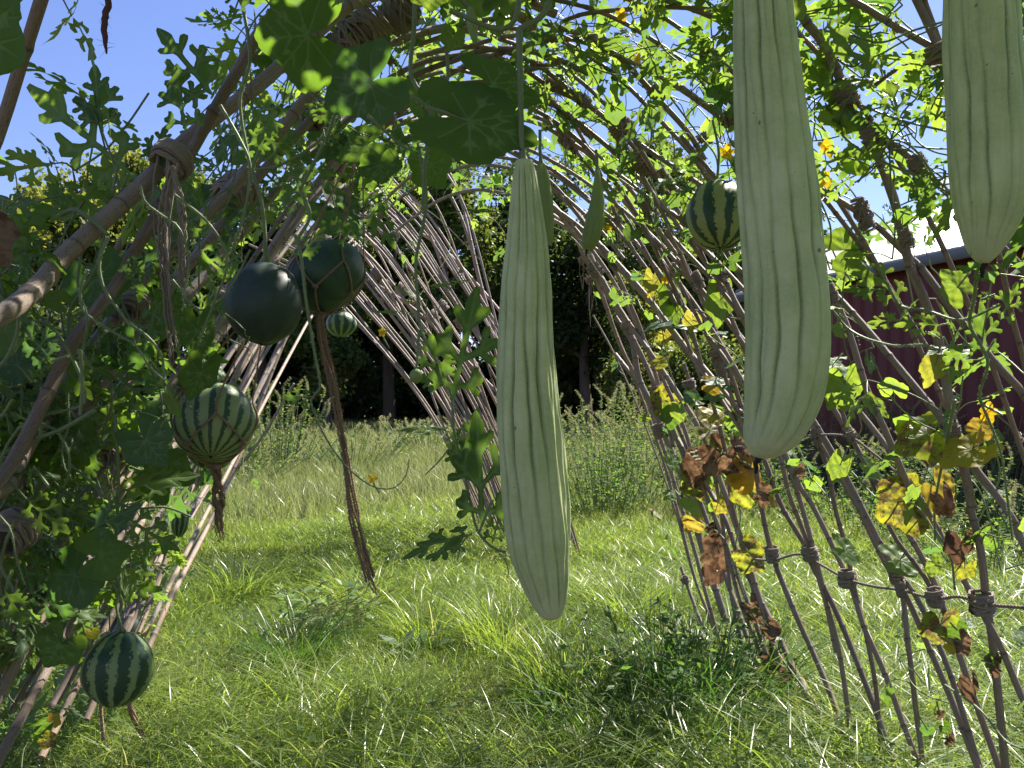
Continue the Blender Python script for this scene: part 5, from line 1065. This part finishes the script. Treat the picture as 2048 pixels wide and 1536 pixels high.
def melon(px, py, rx, ry, d, label, mat, axis=(0, .25, 1), stalk=None, name='watermelon', cat='watermelon', grp='watermelons hanging inside the bamboo tunnel', rib=.012, nub=True):
    c = at(px, py, d); R = (rx+0.)/FPX*d; H = ry/FPX*d; o = thing(name, label, cat, tuple(c+[0, 0, H]), grp); ax = unit(axis)
    n, seg = 70, 112; ph = np.linspace(.0001, math.pi-.0001, n); th = np.arange(seg)/seg*2*math.pi; s1 = unit(np.cross(ax, [.2, 1, .1])); s2 = np.cross(ax, s1)
    u = np.stack([np.sin(ph)[:, None]*np.cos(th), np.sin(ph)[:, None]*np.sin(th), np.cos(ph)[:, None]*np.ones(seg)], -1)
    dent = 1-.05*np.exp(-(ph/.22)**2)-.035*np.exp(-((math.pi-ph)/.16)**2); rr = (dent[:, None]*(1+rib*np.cos(th*11)*np.sin(ph)[:, None]**.5+.012*np.sin(th*3+ph[:, None]*4+px)+.016*np.sin(th+ph[:, None]*2+py)+.012*np.sin(th*2-ph[:, None]*3)))
    V = c+(s1*u[..., :1]*R+s2*u[..., 1:2]*R+ax*u[..., 2:]*H)*rr[..., None]
    i = np.arange(n-1)[:, None]*seg; j = np.arange(seg)[None]; j2 = (j+1) % seg
    mb = MB(); mb.add(V.reshape(-1, 3), np.stack([i+j, i+seg+j, i+seg+j2, i+j2], -1).reshape(-1, 4), u.reshape(-1, 3)+U(0, .01)); mb.build('rind', mat, o)
    top = c+ax*H*.95; sb = MB(); P = [at(a, b, d) for a, b in (stalk or [(px, py-ry-60), (px, py-ry-25)])]+[top]; Q = spline(P, 20)
    k = min(1, R/.08); tube(sb, Q, np.interp(np.arange(20), [0, 16, 19], [.0038*k, .0042*k, .008*k]), 8); hairs(sb, Q, .004*k, 500, .0035, .0002); sb.build('stalk', STEM, o)
    if nub: nb = MB(); e = c-ax*H*.965; tube(nb, [e+ax*.002, e-ax*.005], [.004*k+.001, .002], 8); nb.build('blossom_end', SCAR, o)
    return c, R, H, ax
melon(529, 607, 74, 83, 1.78, 'round black-green melon hanging bare from a hairy stem', DARKM, (.05, .12, 1), [(520,390),(528,440),(531,490)], rib=.006)
m2 = melon(652, 553, 80, 66, 1.95, 'oval black-green melon slung in a knotted coir net', DARKG, (-.75, .2, .75), [(590,470),(602,490)], rib=.004)
m3 = melon(430, 845, 78, 80, 2.0, 'large pale striped melon slung in a coir net', STRIPE, (-.12, .62, 1), [(400,700),(405,740)], rib=.004)
melon(237, 1337, 66, 72, 1.98, 'small dark striped melon hanging low on a bent green stem', STRIPEB, (.03, .22, 1), [(225,1170),(243,1200),(238,1240)], rib=.012)
m5 = melon(238, 1258, 38, 36, 3.1, 'black-green netted melon mostly hidden behind the low small striped one', DARKM, (0, .2, 1))
melon(362, 1040, 17, 34, 2.9, 'slim dark melon tucked against the leaning canes', STRIPEB, (.1, .1, 1))
melon(682, 648, 30, 26, 4.2, 'little striped melon just under the netted black-green one', STRIPEB, (0, .2, 1))
melon(1436, 432, 60, 75, 2.35, 'striped melon hanging under the roof canes half behind the stout cucumber', STRIPEC, (.05, .38, 1), [(1425,240),(1437,300),(1436,340)], rib=.02)
melon(832, 752, 13, 15, 1.45, 'grape-sized fuzzy baby melon dangling from the long runner', SMALLC, (0, .1, 1), [(836,690),(834,720)], nub=False)
melon(925, 876, 7, 8, 1.44, 'pea-sized baby melon on the same runner lower down', SMALLC, (0, .1, 1), [(915,900),(918,885)], nub=False)
melon(420, 905, 44, 34, 2.35, 'small shaded striped melon tucked right behind the large netted one', STRIPEB, (.2, .2, 1))

def net(mel, knots, up, tail, label, tr=.006, r=.0028, frays=12, base_dir=None):
    """a net of cord under the fruit: cords run from the gather over two rings of knots to the hanging point, the tail drops below"""
    c, R, H, ax = mel; o = thing('rope_sling', label, 'rope sling', tuple(c-np.array([0, 0, H])), 'coir net slings that carry the heavy melons'); E = max(R, H)
    a1 = unit(ax); s1 = unit(np.cross(a1, [.2, 1, .1])); s2 = np.cross(a1, s1)
    def on(dirv, k=1.02):
        dv = unit(dirv); q = 1/math.sqrt((np.dot(dv, s1)/R)**2+(np.dot(dv, s2)/R)**2+(np.dot(dv, a1)/H)**2); return c+dv*(q*k+r)
    dn = np.array(base_dir if base_dir is not None else [0, 0, -1.]); dn = unit(dn); e1 = unit(np.cross(dn, [0, 1, .01])); e2 = np.cross(dn, e1)
    def dirn(pol, az): return dn*math.cos(pol)+(e1*math.cos(az)+e2*math.sin(az))*math.sin(pol)
    mb = MB(); g0 = on(dn)
    def arc(d0, d1): return [on(unit(d0*(1-t)+d1*t)) for t in np.linspace(0, 1, 10)]
    p1, p2 = math.radians(62), math.radians(104)
    for k in range(knots):
        A1 = (k+.25)*2*math.pi/knots; d1 = dirn(p1, A1)
        twist(mb, arc(dirn(.05, A1), d1), r, 2, .012)
        for sgn in (-.5, .5):
            d2 = dirn(p2, A1+sgn*2*math.pi/knots); twist(mb, arc(d1, d2), r, 2, .012)
        kk = on(d1, 1.03); tube(mb, spline([kk+[-r*2, 0, r], kk, kk+[r*2, 0, -r]], 5), r*1.9, 6)
        d2 = dirn(p2, A1+math.pi/knots); q = on(d2); hi = c+np.array(up)
        P = [q]+[on(unit(d2*(1-t)+np.array([0, 0, 1.])*t), 1.03) for t in (.25,)]+[hi+U(-.008, .008, 3)]; Q = spline(P, 30); twist(mb, Q, r*.85, 2, .012); hairs(mb, Q, r, 500, .009, .0004, .5)
    mb.build('net', COIR, o); tb = MB(); T_ = [g0]+[at(*q) for q in tail]; Q = spline(T_, 60)
    for k in range(6):
        a = k*1.05; off = np.array([math.cos(a), math.sin(a), 0])*tr*.75; tw = np.linspace(0, 9, 60)+a
        jt = np.cumsum(rng.normal(size=(60, 3))*.0007, 0); Qk = Q+jt+np.stack([np.cos(tw), np.sin(tw), 0*tw], -1)*tr*.8; twist(tb, Qk, tr*.5, 2, .014, 4, U(0, .6)); hairs(tb, Qk, tr*.5, 1300, .008, .0005, U(0, .8), .9)
    e = Q[-1]; dv = unit(Q[-1]-Q[-4])
    for k in range(frays):
        l = U(.02, .06); q = e+U(-1, 1, 3)*[tr, tr, 0]; tube(tb, spline([q-dv*.02, q+dv*l*.5+U(-.004, .004, 3), q+dv*l+U(-.012, .012, 3)], 8), .0011, 4, rnd=U(0, 1))
    tube(tb, spline([g0+[0, 0, .004], g0+[0, 0, -.012]], 5), [tr*1.6, tr*1.9, tr*2, tr*1.8, tr*1.3], 8); tb.build('tail', COIR, o)
net(m3, 4, (.10, .1, .33), [(433,945,2.0),(436,1000,2.0),(438,1035,2.0)], 'coir net under the large striped melon with a thick stubby tail', .009, .003, 26)
net(m2, 5, (.06, .15, .40), [(640,640,1.9),(650,700,1.9),(672,790,1.9),(690,900,1.9),(702,1000,1.9),(718,1080,1.9),(742,1160,1.9)], 'coir net under the oval dark melon with a very long thin tail', .006, .0026, 6, base_dir=(-.1, -.1, -1))
net(m5, 5, (.1, .1, .9), [(236,1330,3.1),(262,1420,3.1),(282,1470,3.1)], 'coir net with twin stringy tails behind the low striped melon', .007, .0026, 8)
cord('rope', [(195,1330,2.9),(200,1400,2.9),(207,1480,2.9)], .007, COIR, 'frayed brown cord ending under the low small striped melon', 'rope')
cord('rope', [(300,930,3.2),(285,1030,3.2),(262,1150,3.2),(268,1260,3.2)], .005, COIR, 'brown cord hanging in front of the leaning canes', 'rope')
print('poles', NPOLE, 'objects', len(bpy.data.objects))
